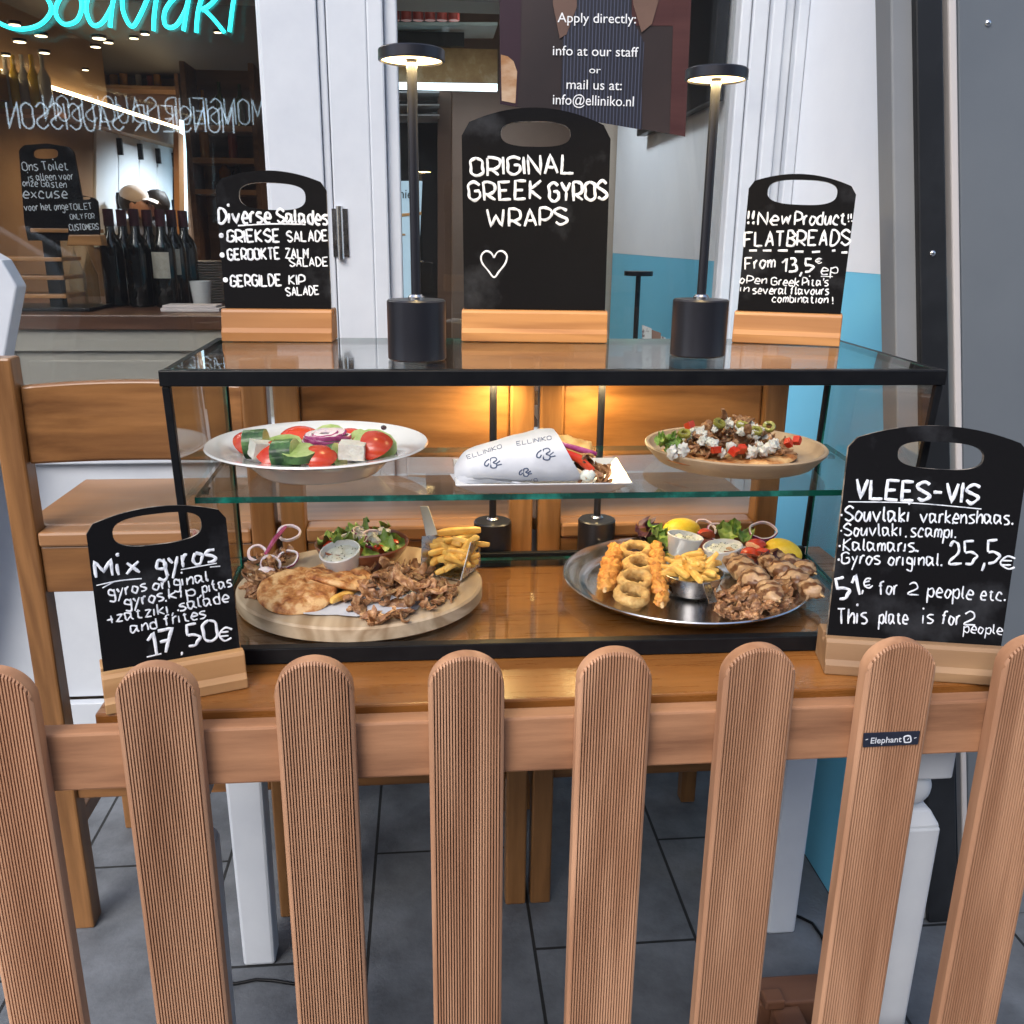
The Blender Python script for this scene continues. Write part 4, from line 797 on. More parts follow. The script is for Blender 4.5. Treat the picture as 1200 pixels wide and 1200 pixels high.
for i, p in enumerate(PK):
    b = MB(); x = FX0+FS*(i-3)
    for z in (.745,.715): b.lathe([(.0042,0),(.0042,-.001),(0,-.0012)], 12, (0,0,0)); 
lx = FX0+FS*3; pl = planeY(FY-.001)
b = MB(); q = [onY(x, y, FY-.0022) for x, y in ((1011.5,876),(1076,872.5),(1078.5,857),(1012.5,859.5))]; b.prism(q, (0,.0018,0)); mp_ = b.build('maker_plate', pm('plate_navy', (.022,.026,.045), .4, metal=.3), PK[6], bevel=.0006)
t = MB(); fonttext(t, planeY(FY-.0022), 'Elephant', (1020,871.2), (1056,869.3), off=.0004); pl = planeY(FY-.0022)
pline(t, pl, [(1060,870),(1059.5,863.5),(1066,862.5),(1067,869),(1060,870)], 1.1, .0004, sm=True); pline(t, pl, [(1063,867),(1065,865)], .8, .0004); pline(t, pl, [(1014,867),(1017,866)], .5, .0004); pline(t, pl, [(1071,865),(1074,864)], .5, .0004)
t.build('plate_lettering', pm('plate_silver', (.62,.64,.68), .35), mp_)
b = MB(); b.box(.545,.70,1.185,1.245,.001,.055); b.box(.565,.615,.9245,1.184,.001,.05); b.box(.550,.585,1.17,1.2,.0553,.075); b.build('fence_foot', wood('foot_wood', (.13,.055,.03), (.20,.09,.05), 'X', .5, 4), fen, bevel=.004)

# ------------------------------------------------------------------ leaning grey partition on the right and white board on the left
PYV = 1.415
gp = thing('partition_panel', 'dark grey partition panel with a black rubber edge, leaning at the right', 'partition', (1.0, PYV, 0))
def strip(pts, Y, th, name, mat, par=gp, bev=.003):
    q = MB(); P = [onY(x, y, Y) for x, y in pts]; z0 = .002
    d0 = (P[1]-P[0]); d1 = (P[2]-P[3]); lo0 = P[0]+d0*((z0-P[0].z)/d0.z); lo1 = P[3]+d1*((z0-P[3].z)/d1.z); hi0 = P[0]+d0*((2.3-P[0].z)/d0.z); hi1 = P[3]+d1*((2.3-P[3].z)/d1.z)
    q.prism([lo0, lo1, hi1, hi0], (0, th, 0)); return q.build(name, mat, par, bevel=bev)
GREYP = pm('grey_panel', (.105,.122,.142), .45, c2=(.13,.148,.168), scale=2.5, bump=.06, bscale=30); GREYL = pm('grey_strip', (.18,.193,.207), .45, c2=(.22,.23,.242), scale=4)
RUB = pm('black_rubber', (.008,.009,.011), .45, c2=(.02,.022,.026), scale=9, detail=7, contrast=(.45,.8))
strip([(1044,0),(1050,420),(1079.5,420),(1073.5,0)], PYV, .05, 'edge_strip', GREYL)
strip([(1073,0),(1079,420),(1112,420),(1105,0)], PYV-.012, .05, 'rubber_seal', RUB)
strip([(1106,0),(1113,420),(1118,420),(1111,0)], PYV+.012, .03, 'shadow_gap', RUB)
strip([(1111.5,0),(1118.5,420),(1127,420),(1121.5,0)], PYV-.004, .05, 'light_edge', pm('edge_pale', (.52,.49,.48), .4))
strip([(1122,0),(1127.5,420),(1420,420),(1400,0)], PYV, .05, 'grey_sheet', GREYP)
for x, y in ((1158,27),(1093,297)):
    q = onY(x, y, PYV-(.0125 if x < 1100 else .0005)); b = MB(); b.sphere((q.x,q.y,q.z), .005,.003,.005, 14, 8); b.build('screw_head', STEEL, gp, smooth=180)
wb = thing('white_lid_board', 'white painted board with a slanted end, cut by the left edge of the photo', 'board', onY(0,420,2.0))
b = MB(); P = [onY(x, y, 1.99) for x, y in ((-70,262),(2,305),(20,336),(4,425),(-20,600),(-70,900))]; b.prism(P, (0,.05,0)); b.build('panel', WHITE, wb, bevel=.004)
b = MB(); P = [onY(x, y, 1.975) for x, y in ((-70,900),(-20,600),(2,440),(-6,440),(-34,600),(-90,900))]; b.prism(P, (0,.012,0)); b.build('edge_strip', WHITE, wb)

# ------------------------------------------------------------------ across the street: seen mirrored in the panes
st = thing('street_front', 'dark brick shop front across the street, seen only mirrored in the panes', 'building', (0,-8,0))
b = MB(); b.box(-14,12,-8.6,-8,0,5.2); b.build('wall', pm('street_brick', (.11,.075,.06), .7, c2=(.16,.11,.085), scale=6), st)
sg = thing('wall_lettering', 'lit white lettering reading Monsieur Saucisson across the street, mirrored in the left pane', 'sign', (-3,-7.95,2.7))
mpl = Plane((0,-7.95,0), (-1,0,0), (0,0,1))
class _MP:  # the sign faces the shop: its own plane, measured in metres
    def __init__(s): s.N = Vector((0,1,0))
    def uv(s, x, y): return x, y
    def p(s, u, v, n=0): return Vector((-u, -7.95+n, v))
t = MB(); rnd = random.Random(4); sx_, wd_ = strokes('MONSIEUR SAUCISSON', rnd, .02, 1.4); kx = 2.62/wd_
for s_ in sx_: t.tube([Vector((-2.28-(wd_*kx)+kx*(wd_-x) if False else -2.30-kx*x, -7.93, 2.50+y*.048)) for x, y in s_], .010, 6)
t.build('letters', emis('sign_white', (.72,.88,1), 2.1), sg)

# ------------------------------------------------------------------ food
BOARDW = wood('board_pale', (.27,.18,.10), (.50,.39,.265), 'Y', .62, 10, bump=.3, fine=.35)
def food(name, c1, c2, scale=60, rough=.45, c3=None, bump=.3, hvar=.12, sss=.08, contrast=(.35,.68), coat=0, spec=.5, bscale=None, stretch=(1,1,1)):
    return pm(name, c1, rough, c2=c2, c3=c3, scale=scale, bump=bump, bscale=bscale, hvar=hvar, sss=sss, contrast=contrast, coat=coat, spec=spec, stretch=stretch)
GYRO = food('gyros_meat', (.10,.034,.012), (.48,.285,.145), 95, .48, (.215,.098,.042), .5, .35, contrast=(.32,.70))
GYROL = food('gyros_chicken', (.15,.055,.018), (.58,.375,.205), 95, .48, (.30,.145,.062), .5, .35, contrast=(.32,.70))
PITA = food('pita_bread', (.22,.062,.014), (.68,.43,.20), 48, .62, (.47,.20,.06), .9, .05, contrast=(.36,.60), bscale=110)
FRY = food('fry_gold', (.60,.27,.04), (.78,.50,.13), 45, .45, bump=.3, hvar=.12, contrast=(.3,.6))
CALA = food('calamari_batter', (.44,.23,.06), (.70,.47,.18), 110, .6, bump=.9, hvar=.1)
SCAM = food('scampi_batter', (.46,.15,.022), (.72,.38,.09), 95, .55, bump=.7, hvar=.1)
TOMS = food('tomato_skin', (.48,.025,.012), (.56,.07,.022), 45, .26, bump=.1, coat=.12)
TOMF = food('tomato_flesh', (.55,.09,.05), (.66,.20,.10), 90, .3, bump=.3)
CUCS = food('cucumber_skin', (.006,.03,.010), (.09,.20,.055), 70, .3, bump=.2, coat=.15)
CUCF = food('cucumber_flesh', (.24,.36,.10), (.46,.55,.26), 70, .3, bump=.2)
ONP = food('onion_purple', (.24,.022,.11), (.45,.10,.26), 60, .25, bump=.1, coat=.2)
ONW = food('onion_pale', (.70,.55,.62), (.80,.74,.74), 60, .3, bump=.1, sss=.2)
FETA = food('feta', (.56,.54,.48), (.66,.65,.60), 90, .6, bump=.6, hvar=.02, sss=.2)
LET = food('lettuce', (.10,.22,.025), (.36,.48,.12), 40, .4, bump=.3)
LETP = food('lettuce_purple', (.035,.008,.016), (.10,.03,.04), 50, .4, bump=.3)
OLV = food('olive_green', (.18,.17,.025), (.32,.30,.06), 60, .3, coat=.2)
OLD = food('olive_dark', (.02,.010,.018), (.06,.025,.04), 40, .2, coat=.4)
SAUCE = food('tzatziki', (.50,.53,.45), (.62,.64,.58), 160, .4, (.60,.62,.55), .5, .02, contrast=(.28,.5))
HERB = pm('herb', (.03,.06,.012), .6)
LEM = food('lemon_skin', (.75,.50,.02), (.82,.60,.05), 160, .35, bump=.4); LEMF = food('lemon_flesh', (.75,.62,.16), (.8,.7,.3), 60, .3)
PORK = food('souvlaki_meat', (.36,.20,.11), (.58,.40,.25), 70, .4, bump=.5, hvar=.1)
STICK = pm('skewer_wood', (.55,.36,.17), .6, c2=(.62,.43,.22), scale=60)
TERRA = pm('terracotta', (.20,.062,.028), .28, c2=(.27,.09,.04), scale=25, coat=.4, bump=.1)
PAPER = pm('deli_paper', (.48,.50,.55), .65, c2=(.58,.60,.64), scale=18, bump=.6, bscale=34); INK = pm('ink_blue', (.05,.075,.14), .6)
V3 = Vector
def nz(p, s=1, o=0): return noise.noise(V3((p[0]*s+o, p[1]*s+o*.7, p[2]*s-o*1.3)))
def mesh_only(mb, mats, smooth=60):
    o = mb.build('tmp', mats, smooth=smooth); me = o.data; bpy.data.objects.remove(o); return me
def put(name, me, loc, rot=(0,0,0), label=None, cat=None, group=None, parent=None, sc=1):
    o = bpy.data.objects.new(name, me); COL.objects.link(o); o.location = loc; o.rotation_euler = rot; o.scale = (sc,sc,sc) if not isinstance(sc, tuple) else sc
    if parent is not None: o.parent = parent; o.location = pmat(parent).inverted() @ V3(loc)
    return tag(o, label, cat, group)
# meat strips: curled ribbons with a real thickness and ragged edges
def strip_mesh(L_, w_, th, curl, seed, mat):
    rnd = random.Random(seed); n_, k = 16, 4; b = MB(); V = []; ph = rnd.uniform(0,6)
    for i in range(n_+1):
        t = i/n_-.5; a = t*curl; rr = L_/max(abs(curl),.01)
        cx, cz = rr*math.sin(a), rr*(1-math.cos(a))*.8
        for j in range(k+1):
            v = j/k-.5; ww = w_*(1-.45*abs(2*t)**4)*(1+.3*nz((i*.25,0,seed),1))
            d = V3((cx+.003*nz((t*3,v,seed)), v*ww+.009*nz((t*2.2,3,seed)), cz+.005*nz((t*3,v*1.5,seed+4))+.003*math.sin(v*3+ph)))
            V.append(d)
    o2 = [v+V3((.0005,.0005,th*(1+.5*nz((v.x*70,v.y*70,seed))))) for v in V]; m_ = len(V); b.v = V+o2; q = k+1
    for i in range(n_):
        for j in range(k):
            a = i*q+j; b.f += [(a,a+1,a+q+1,a+q),(m_+a,m_+a+q,m_+a+q+1,m_+a+1)]
    for i in range(n_):
        a = i*q; b.f += [(a,a+q,m_+a+q,m_+a),(a+k,m_+a+k,m_+a+q+k,a+q+k)]
    for j in range(k): a = j; c = n_*q+j; b.f += [(a,m_+a,m_+a+1,a+1),(c,c+1,m_+c+1,m_+c)]
    b.m = [0]*len(b.f); return mesh_only(b, mat, 50)
rnd = random.Random(21)
STR = [strip_mesh(rnd.uniform(.032,.062), rnd.uniform(.010,.017), rnd.uniform(.003,.005), rnd.uniform(.4,3.6), k, GYRO) for k in range(9)]
STL = [strip_mesh(rnd.uniform(.034,.064), rnd.uniform(.011,.018), rnd.uniform(.003,.005), rnd.uniform(.4,3.6), 40+k, GYROL) for k in range(8)]
CHK = [mesh_only(MB().sphere((0,0,0), .017+.004*(k % 3), .010+.002*(k % 2), .0055, 22, 14, 0, .55, 2.6, 60+k), GYRO if k % 2 else GYROL, 70) for k in range(7)]
STR += CHK[:4]; STL += CHK[2:]
def pile(meshes, pts, z0, hmax, n_, name, label, cat, group, seed, sc=(.8,1.2), tilt=.5, keep=None):
    rr = random.Random(seed); P = [onZ(x, y, z0) for x, y in pts]; cx = sum(p.x for p in P)/len(P); cy = sum(p.y for p in P)/len(P)
    for i in range(n_):
        a = rr.randrange(len(P)); b_ = (a+1) % len(P); t = rr.random(); r_ = math.sqrt(rr.random()); e = P[a]*(1-t)+P[b_]*t
        x, y = cx+(e.x-cx)*r_, cy+(e.y-cy)*r_; h = hmax*max(0, 1-r_**2)*(i/n_)
        if keep:
            v = V3((x-keep[0].x, y-keep[0].y, 0))
            if v.length > keep[1]: v *= keep[1]/v.length; x, y = keep[0].x+v.x, keep[0].y+v.y
        put(name, rr.choice(meshes), (x, y, z0+.002+h), (rr.gauss(0,tilt), rr.gauss(0,tilt), rr.uniform(0,6.28)), label, cat, group, sc=rr.uniform(*sc))
def fry_mesh(L_, w_, bend, seed):
    b = MB(); n_ = 7; rr = random.Random(seed)
    for i in range(n_+1):
        t = i/n_-.5; k = 1-.25*(abs(2*t)**4); x = t*L_; z = bend*(1-(2*t)**2)
        for sy, sz in ((-1,-1),(1,-1),(1,1),(-1,1)): b.v.append(V3((x, sy*w_/2*k*(1+.2*nz((t*3,sy,seed))), z+sz*w_/2*k*(1+.2*nz((t*3,sz,seed+2))))))
    for i in range(n_):
        for j in range(4): b.f.append((4*i+j, 4*i+(j+1) % 4, 4*i+4+(j+1) % 4, 4*i+4+j))
    b.f += [(3,2,1,0), (4*n_,4*n_+1,4*n_+2,4*n_+3)]; b.m = [0]*len(b.f); return mesh_only(b, FRY, 100)
FR = [fry_mesh(rnd.uniform(.042,.075), rnd.uniform(.0085,.0115), rnd.uniform(-.003,.008), k) for k in range(7)]
for me in FR: pass
def fry(loc, rot, label, group, k=None, sc=1):
    o = put('fry', FR[k if k is not None else rnd.randrange(7)], loc, rot, label, 'fry', group, sc=sc); m_ = o.modifiers.new('bevel', 'BEVEL'); m_.width = .002; m_.segments = 2; return o
def bumpy_disc(r, th, seed, sx=1, sy=1, dim=.006, mat=PITA, fold=0):
    b = MB(); nr, na = 26, 84
    def P(i, a, up):
        rr = r*i/nr; x, y = rr*math.cos(a)*sx, rr*math.sin(a)*sy; k = 1+.05*nz((math.cos(a)*1.5, math.sin(a)*1.5, seed)); x *= k; y *= k
        e = (i/nr); edge = math.sqrt(max(0, 1-e**6))
        if up: z = th*(.35+.65*edge)+dim*.6*nz((x*45,y*45,seed))*edge-dim*2.2*max(0, nz((x*85,y*85,seed+9))-.12)*edge
        else: z = th*.3*(1-edge)
        return V3((x, y, z+fold*(x/r)**2))
    for up in (1, 0):
        o_ = len(b.v); b.v.append(P(0, 0, up))
        for i in range(1, nr+1):
            for j in range(na): b.v.append(P(i, 2*math.pi*j/na, up))
        for j in range(na): q = (o_, o_+1+j, o_+1+(j+1) % na); b.f.append(q if up else q[::-1])
        for i in range(1, nr):
            for j in range(na):
                q = (o_+1+(i-1)*na+j, o_+1+i*na+j, o_+1+i*na+(j+1) % na, o_+1+(i-1)*na+(j+1) % na); b.f.append(q if up else q[::-1])
    h = 1+nr*na
    for j in range(na): a = 1+(nr-1)*na+j; c = 1+(nr-1)*na+(j+1) % na; b.f.append((a, h+a, h+c, c))
    b.m = [0]*len(b.f); return mesh_only(b, mat, 75)
def ring_mesh(r, h, th, seed, mats=(ONP, ONW), wob=.12):
    b = MB(); n_ = 40; prof = [(r,-h/2),(r+th*.3,0),(r,h/2),(r-th,h/2*.9),(r-th*1.1,0),(r-th,-h/2*.9)]; k = len(prof)
    for i in range(n_):
        a = 2*math.pi*i/n_; w_ = 1+wob*nz((math.cos(a),math.sin(a),seed))
        for rr, z in prof: b.v.append(V3((rr*math.cos(a)*w_, rr*math.sin(a)*w_, z+.0015*nz((math.cos(a)*2,math.sin(a)*2,seed+5)))))
    for i in range(n_):
        for j in range(k): b.f.append((i*k+j, ((i+1) % n_)*k+j, ((i+1) % n_)*k+(j+1) % k, i*k+(j+1) % k)); b.m.append(0 if j < 2 else 1)
    return mesh_only(b, list(mats), 50)
RING = [ring_mesh(r_, h, .0026, s_) for r_, h, s_ in ((.021,.0045,1),(.017,.004,2),(.013,.004,3),(.024,.005,4))]
RINGP = [ring_mesh(r_, .005, .003, s_, (ONW, ONW)) for r_, s_ in ((.019,7),(.015,8))]
def leaf_mesh(L_, w_, seed, mat):
    return mesh_only(MB().grid(12, 8, lambda u, v: V3(((u-.5)*L_, (v-.5)*w_*(.35+.65*math.sin(math.pi*min(1, u*.9+.1))), .010*math.sin(u*3)+.007*abs(2*v-1)*math.sin(u*19+seed)+.006*nz((u*4,v*4,seed))+.008*(2*v-1)**2))), mat, 80)
LEAF = [leaf_mesh(.05,.036,k,LET) for k in range(3)]; LEAFP = [leaf_mesh(.04,.032,k+5,LETP) for k in range(2)]
def wedge_mesh(r, ang):
    b = MB(); n_, m_ = 10, 12
    for i in range(n_+1):
        a = -ang/2+ang*i/n_
        for j in range(m_+1): t = math.pi*j/m_; b.v.append(V3((r*math.sin(t)*math.sin(a), r*math.cos(t), r*.92*math.sin(t)*math.cos(a))))
    for i in range(n_):
        for j in range(m_): q = i*(m_+1)+j; b.f.append((q, q+1, q+m_+2, q+m_+1)); b.m.append(0)
    b.f += [tuple(range(m_+1)), tuple(reversed(range(n_*(m_+1), (n_+1)*(m_+1))))]; b.m += [1, 1]; return mesh_only(b, [TOMS, TOMF], 50)
WED = [wedge_mesh(.026, R(110)), wedge_mesh(.022, R(95)), wedge_mesh(.020, R(140))]
def cuc_mesh(r, th, sx):
    b = MB(); n_ = 36
    for z, rr in ((0,r),(th,r)):
        for i in range(n_): a = 2*math.pi*i/n_; k = 1+.018*math.cos(a*12); b.v.append(V3((rr*math.cos(a)*sx*k, rr*math.sin(a)*k, z)))
    for i in range(n_): b.f.append((i, (i+1) % n_, n_+(i+1) % n_, n_+i)); b.m.append(0)
    c = len(b.v); b.v += [V3((0,0,th+.0008)), V3((0,0,-.0008))]
    for i in range(n_):
        b.f += [(n_+i, n_+(i+1) % n_, c), ((i+1) % n_, i, c+1)]; b.m += [1, 1]
    return mesh_only(b, [CUCS, CUCF], 50)
CUCT = cuc_mesh(.0165, .024, 1.0)
CUC = [cuc_mesh(.020,.007,1.25), cuc_mesh(.019,.009,1.0), cuc_mesh(.018,.006,1.5)]
def chunk_mesh(sx, sy, sz, seed, mat, amp=.18):
    b = MB().box(-sx/2,sx/2,-sy/2,sy/2,-sz/2,sz/2); 
    return mesh_only(MB().sphere((0,0,0), sx*.55, sy*.55, sz*.55, 16, 10, 0, amp*2.2, 2.2, seed), mat, 50)
CRUMB = [chunk_mesh(.014,.011,.011,k,FETA,.3) for k in range(4)]

# ---- round wooden board with the mixed gyros
BC = V3((-.103, 1.284, ZG+.0004)); BT_ = ZG+.0235
b = MB(); b.lathe([(0,0),(.168,0),(.172,.003),(.172,.020),(.169,.0228),(.155,.0229),(0,.0229)], 96, BC, sx=1.055); rb = b.build('round_board', BOARDW, smooth=30); tag(rb, 'round pale wooden board carrying the mixed gyros, left on the cabinet floor', 'board')
pp = MB(); pts = [(285,690),(310,712),(440,742),(500,728),(545,690),(520,655),(420,640),(330,650)]; P = [onZ(x, y, BT_) for x, y in pts]
def paper_pt(u, v):
    a = 2*math.pi*u; c = V3((-.10,1.26,0)); r_ = (.100+.03*nz((math.cos(a)*2,math.sin(a)*2,4)))*v
    x, y = c.x+r_*math.cos(a)*1.1, c.y-.022+r_*math.sin(a)*.95; return V3((x, y, BT_+.001+.0018*v*(1+nz((x*40,y*40,2)))))
pp.grid(48, 8, paper_pt); tag(pp.build('deli_sheet', PAPER, smooth=80), 'white printed paper sheet under the meat on the round board', 'paper')
G1 = 'strips of gyros on the round board'; G2 = 'dark gyros strips under the onion rings'
pile(STL, [(405,718),(400,690),(420,668),(455,662),(500,672),(535,690),(528,712),(480,728),(440,732)], BT_+.001, .024, 105, 'gyros_strip', 'brown curled gyros strip in the heap at the front right of the round board', 'meat strip', G1, 3, (.55,.9), .35)
pile(STR, [(283,690),(300,703),(345,698),(362,675),(350,652),(312,652),(290,668)], BT_+.001, .026, 46, 'gyros_strip', 'dark gyros strip in the heap beneath onion rings, left on the round board', 'meat strip', G2, 4, (.65,1.0), .4, (BC, .160))
pm_ = bumpy_disc(.056, .013, 3); pm2 = bumpy_disc(.052, .015, 8, fold=.01)
q = onZ(397, 690, BT_); put('pita', pm2, (q.x, q.y+.005, BT_+.008), (R(8),R(6),1.2), 'rear pita bread half hidden by the front one on the round board', 'bread', 'pita breads on the round board')
q = onZ(349, 703, BT_); put('pita', pm_, (q.x, q.y, BT_+.010), (R(13),R(-3),.3), 'front golden pita bread lying at the front of the round board', 'bread', 'pita breads on the round board')
def at(px, py, z, dz=0): p = onZ(px, py, z); p.z = z+dz; return p
for px, py, dz, k, rot, lb in ((340,645,.030,0,(R(25),0,0),'pale upright onion ring, highest at the left of the round board'),(303,664,.022,1,(R(40),R(20),0),'leftmost onion ring on the dark gyros'),(318,676,.020,1,(R(60),R(-15),.5),'onion ring leaning on the leftmost one above the dark gyros'),
        (338,668,.018,3,(R(35),R(-10),0),'largest purple edged onion ring in the middle of the dark gyros')):
    put('onion_ring', (RINGP+RING)[k], at(px, py, BT_, dz), rot, lb, 'onion ring', 'onion rings on the dark gyros')
put('onion_slice', chunk_mesh(.024,.016,.010,5,ONW,.1), at(313,684,BT_,.020), (.2,.1,.4), 'white piece of onion in front of the rings on the dark gyros', 'onion')
b = MB(); a_, c_ = at(312,666,BT_,.022), at(336,642,BT_,.036); b.tube([a_,(a_+c_)/2+V3((0,0,.004)),c_], [.003,.004,.003], 8); tag(b.build('onion_strip', ONP, smooth=60), 'straight purple onion strip between two rings on the dark gyros', 'onion')
# white sauce cup
def tilt_lathe(prof, M, n_=32, sx=1, sy=1): b = MB(); b.lathe(prof, n_, sx=sx, sy=sy); b.xf(M); return b
def cup(q, r, h, tx, ty, label, slabel, sx=1, sy=1, base=.72):
    M = Matrix.Translation(q) @ Matrix.Rotation(tx,4,'X') @ Matrix.Rotation(ty,4,'Y')
    b = tilt_lathe([(0,0),(r*base-.002,0),(r*base,.002),(r,h-.001),(r-.0008,h),(r-.0025,h),(r*base-.003,.006),(0,.004)], M, 40, sx, sy); tag(b.build('sauce_cup', CERAM, smooth=40), label, 'cup')
    s_ = MB(); zz = h*.80; rr = r*.90
    s_.v.append(V3((0,0,zz+.003)))
    nr, na = 9, 32
    for i in range(1, nr+1):
        for j in range(na):
            a = 2*math.pi*j/na; x, y = rr*i/nr*math.cos(a)*sx, rr*i/nr*math.sin(a)*sy; s_.v.append(V3((x, y, zz+.003*(1-(i/nr)**2)+.0045*nz((x*90,y*90,q.x*50)))))
    for j in range(na): s_.f.append((0,1+j,1+(j+1) % na))
    for i in range(1, nr):
        for j in range(na): s_.f.append((1+(i-1)*na+j,1+i*na+j,1+i*na+(j+1) % na,1+(i-1)*na+(j+1) % na))
    s_.m = [0]*len(s_.f); s_.xf(M); so_ = s_.build('tzatziki', SAUCE, smooth=80); tag(so_, slabel, 'sauce')
    rr2 = random.Random(int(q.x*1000)); hb_ = MB()
    for i in range(26):
        a = rr2.uniform(0,6.28); d = rr*.85*math.sqrt(rr2.random()); p = M @ V3((d*math.cos(a)*sx, d*math.sin(a)*sy, zz+.0035+.0045*nz((d*math.cos(a)*sx*90,d*math.sin(a)*sy*90,q.x*50)))); hb_.sphere(p, rr2.uniform(.0006,.0014), rr2.uniform(.0006,.0012), .0005, 6, 4)
    hb_.build('herb_flecks', HERB, so_)
cup(at(405,676,BT_,.003), .031, .045, R(14), R(-8), 'white ceramic cup of tzatziki leaning back on the round board', 'tzatziki with herbs in the leaning white cup on the round board')
# terracotta bowl with side salad
q = onZ(424, 633, BT_+.04); q.z = BT_+.0005; bw = MB(); r_ = .073; bw.lathe([(0,.0),(r_*.62,0),(r_*.7,.004),(r_*.95,.028),(r_,.036),(r_*.985,.0385),(r_*.95,.036),(r_*.88,.026),(r_*.6,.008),(0,.007)], 48, q); tag(bw.build('terracotta_bowl', TERRA, smooth=40), 'brown terracotta bowl of salad at the back of the round board', 'bowl')
for i in range(8):
    a = i*.8; put('lettuce_leaf', LEAF[i % 3], q+V3((.042*math.cos(a),.042*math.sin(a),.030+.004*(i % 3))), (rnd.gauss(0,.4),rnd.gauss(0,.4),a), 'green lettuce leaf in the terracotta bowl', 'lettuce', 'lettuce leaves in the terracotta bowl')
for i, (dx, dy, k) in enumerate(((-.014,-.006,3),(.022,-.010,3),(.004,.014,0))): put('onion_ring', RING[k], q+V3((dx,dy,.041+.003*i)), (R(15),R(-8),i), 'purple onion ring on the salad in the terracotta bowl', 'onion ring', 'onion rings in the terracotta bowl')
for i in range(7): put('feta_crumb', CRUMB[i % 4], q+V3((rnd.uniform(-.02,.04),rnd.uniform(-.03,.02),.046+rnd.uniform(0,.004))), (i,i*2,i), 'white feta crumb on the salad in the terracotta bowl', 'feta', 'feta crumbs in the terracotta bowl')
for i, (dx, dy) in enumerate(((.028,-.038),(.048,-.014),(-.046,.0))): put('tomato_piece', WED[1], q+V3((dx,dy,.030)), (R(-40),0,i), 'red tomato wedge at the rim of the terracotta bowl', 'tomato', 'tomato wedges in the terracotta bowl', sc=.7)
# steel scoop of fries
S0 = [at(493,674,BT_,.004), at(540,684,BT_,.004)]
mL, mR = S0; uu = (mR-mL); uu.z = 0; uu.normalize(); dn = V3((-uu.y, uu.x, 0)).normalized()
tl_, tr_ = mL-uu*.012+dn*.022+V3((0,0,.050)), mR+uu*.006+dn*.020+V3((0,0,.056))
bl2, br2 = mL+uu*.014+dn*.075, mR-uu*.008+dn*.072; bt2, bu2 = bl2+V3((0,0,.045)), br2+V3((0,0,.045))
SMET = pm('brushed_steel', (.50,.49,.48), .28, 1.0, rvar=.1, scale=90, c2=(.58,.57,.56))
b = MB(); th_ = .0015
for quad in ([mL,mR,br2,bl2],[mL,bl2,bt2,tl_],[mR,tr_,bu2,br2],[bl2,br2,bu2,bt2]):
    n_ = (quad[1]-quad[0]).cross(quad[3]-quad[0]).normalized()*th_; b.prism(quad, n_)
sc_ = thing('fry_scoop', 'shiny steel scoop full of fries, lying at the back right of the round board', 'scoop', mL); b.build('scoop_pan', SMET, sc_, bevel=.0006)
hA = onY(508, 634, ((bt2+bu2)/2).y-.002); hB = onY(497, 594, hA.y+.030)
b = MB(); b.prism([hA+V3((-.010,0,0)), hA+V3((.010,0,0)), hB+V3((.0065,0,0)), hB+V3((-.0065,0,0))], (0,.0025,.001)); b.build('handle', pm('handle_steel', (.36,.35,.34), .45, .9), sc_, bevel=.001)
G3 = 'fries heaped in the steel scoop'
for i in range(26):
    u, v, w_ = rnd.uniform(.10,.90), rnd.uniform(.0,1), rnd.uniform(0,1)
    base = mL*(1-u)+mR*u; p = base+dn*(.012+.042*v)+V3((0,0,.010+.040*w_*(.5+.5*v)+.008*v))+dn*(.012*w_)
    fry(p, (rnd.gauss(0,.3), rnd.gauss(-.15,.3), math.atan2(uu.y,uu.x)+rnd.choice([.5,.9,-.4,1.2,.2])+rnd.gauss(0,.2)), 'golden fry heaped in the steel scoop on the round board', G3, sc=.95)
for k, (px, py, rz) in enumerate(((401,707,.9),(409,699,1.1))): fry(at(px, py, BT_, .008), (0,.1,rz), ('loose fry nearest the front pita on the round board','second loose fry between the pita and the gyros heap')[k], 'loose fries on the round board', sc=.9)

# ---- steel platter with the mixed grill
TC = V3((.393, 1.279, ZG+.0004)); TZ = ZG+.006
b = MB(); sx_, sy_ = 1.03, 1.03; r_ = .183; TC.y += .007
b.lathe([(0,.0),(r_*.80,0),(r_*.84,.002),(r_*.88,.008),(r_*.89,.0075),(r_*.93,.013),(r_*.94,.0128),(r_*.99,.0185),(r_,.0205),(r_*.993,.022),(r_*.975,.0208),(r_*.938,.0155),(r_*.928,.0158),(r_*.888,.0105),(r_*.878,.0108),(r_*.83,.0046),(r_*.79,.0028),(0,.0026)], 96, TC, sx=sx_, sy=sy_)
tag(b.build('steel_platter', STEEL, smooth=50), 'large oval steel platter with the mixed grill, right on the cabinet floor', 'platter')
def cala(r, seed):
    b = MB(); n_, k = 36, 12
    for i in range(n_):
        a = 2*math.pi*i/n_; w_ = 1+.10*nz((math.cos(a),math.sin(a),seed))
        for j in range(k):
            c = 2*math.pi*j/k; rt_ = .0078*(1+.22*nz((math.cos(a)*4,math.sin(a)*4,c+seed))); x, y = (r*w_+rt_*math.cos(c))*math.cos(a), (r*w_+rt_*math.cos(c))*math.sin(a)*.80
            z = rt_*1.05*math.sin(c); d = .0012*nz((x*260,y*260,z*260+seed)); b.v.append(V3((x+d,y+d,z+d)))
    for i in range(n_):
        for j in range(k): b.f.append((i*k+j, ((i+1) % n_)*k+j, ((i+1) % n_)*k+(j+1) % k, i*k+(j+1) % k))
    b.m = [0]*len(b.f); return mesh_only(b, CALA, 90)
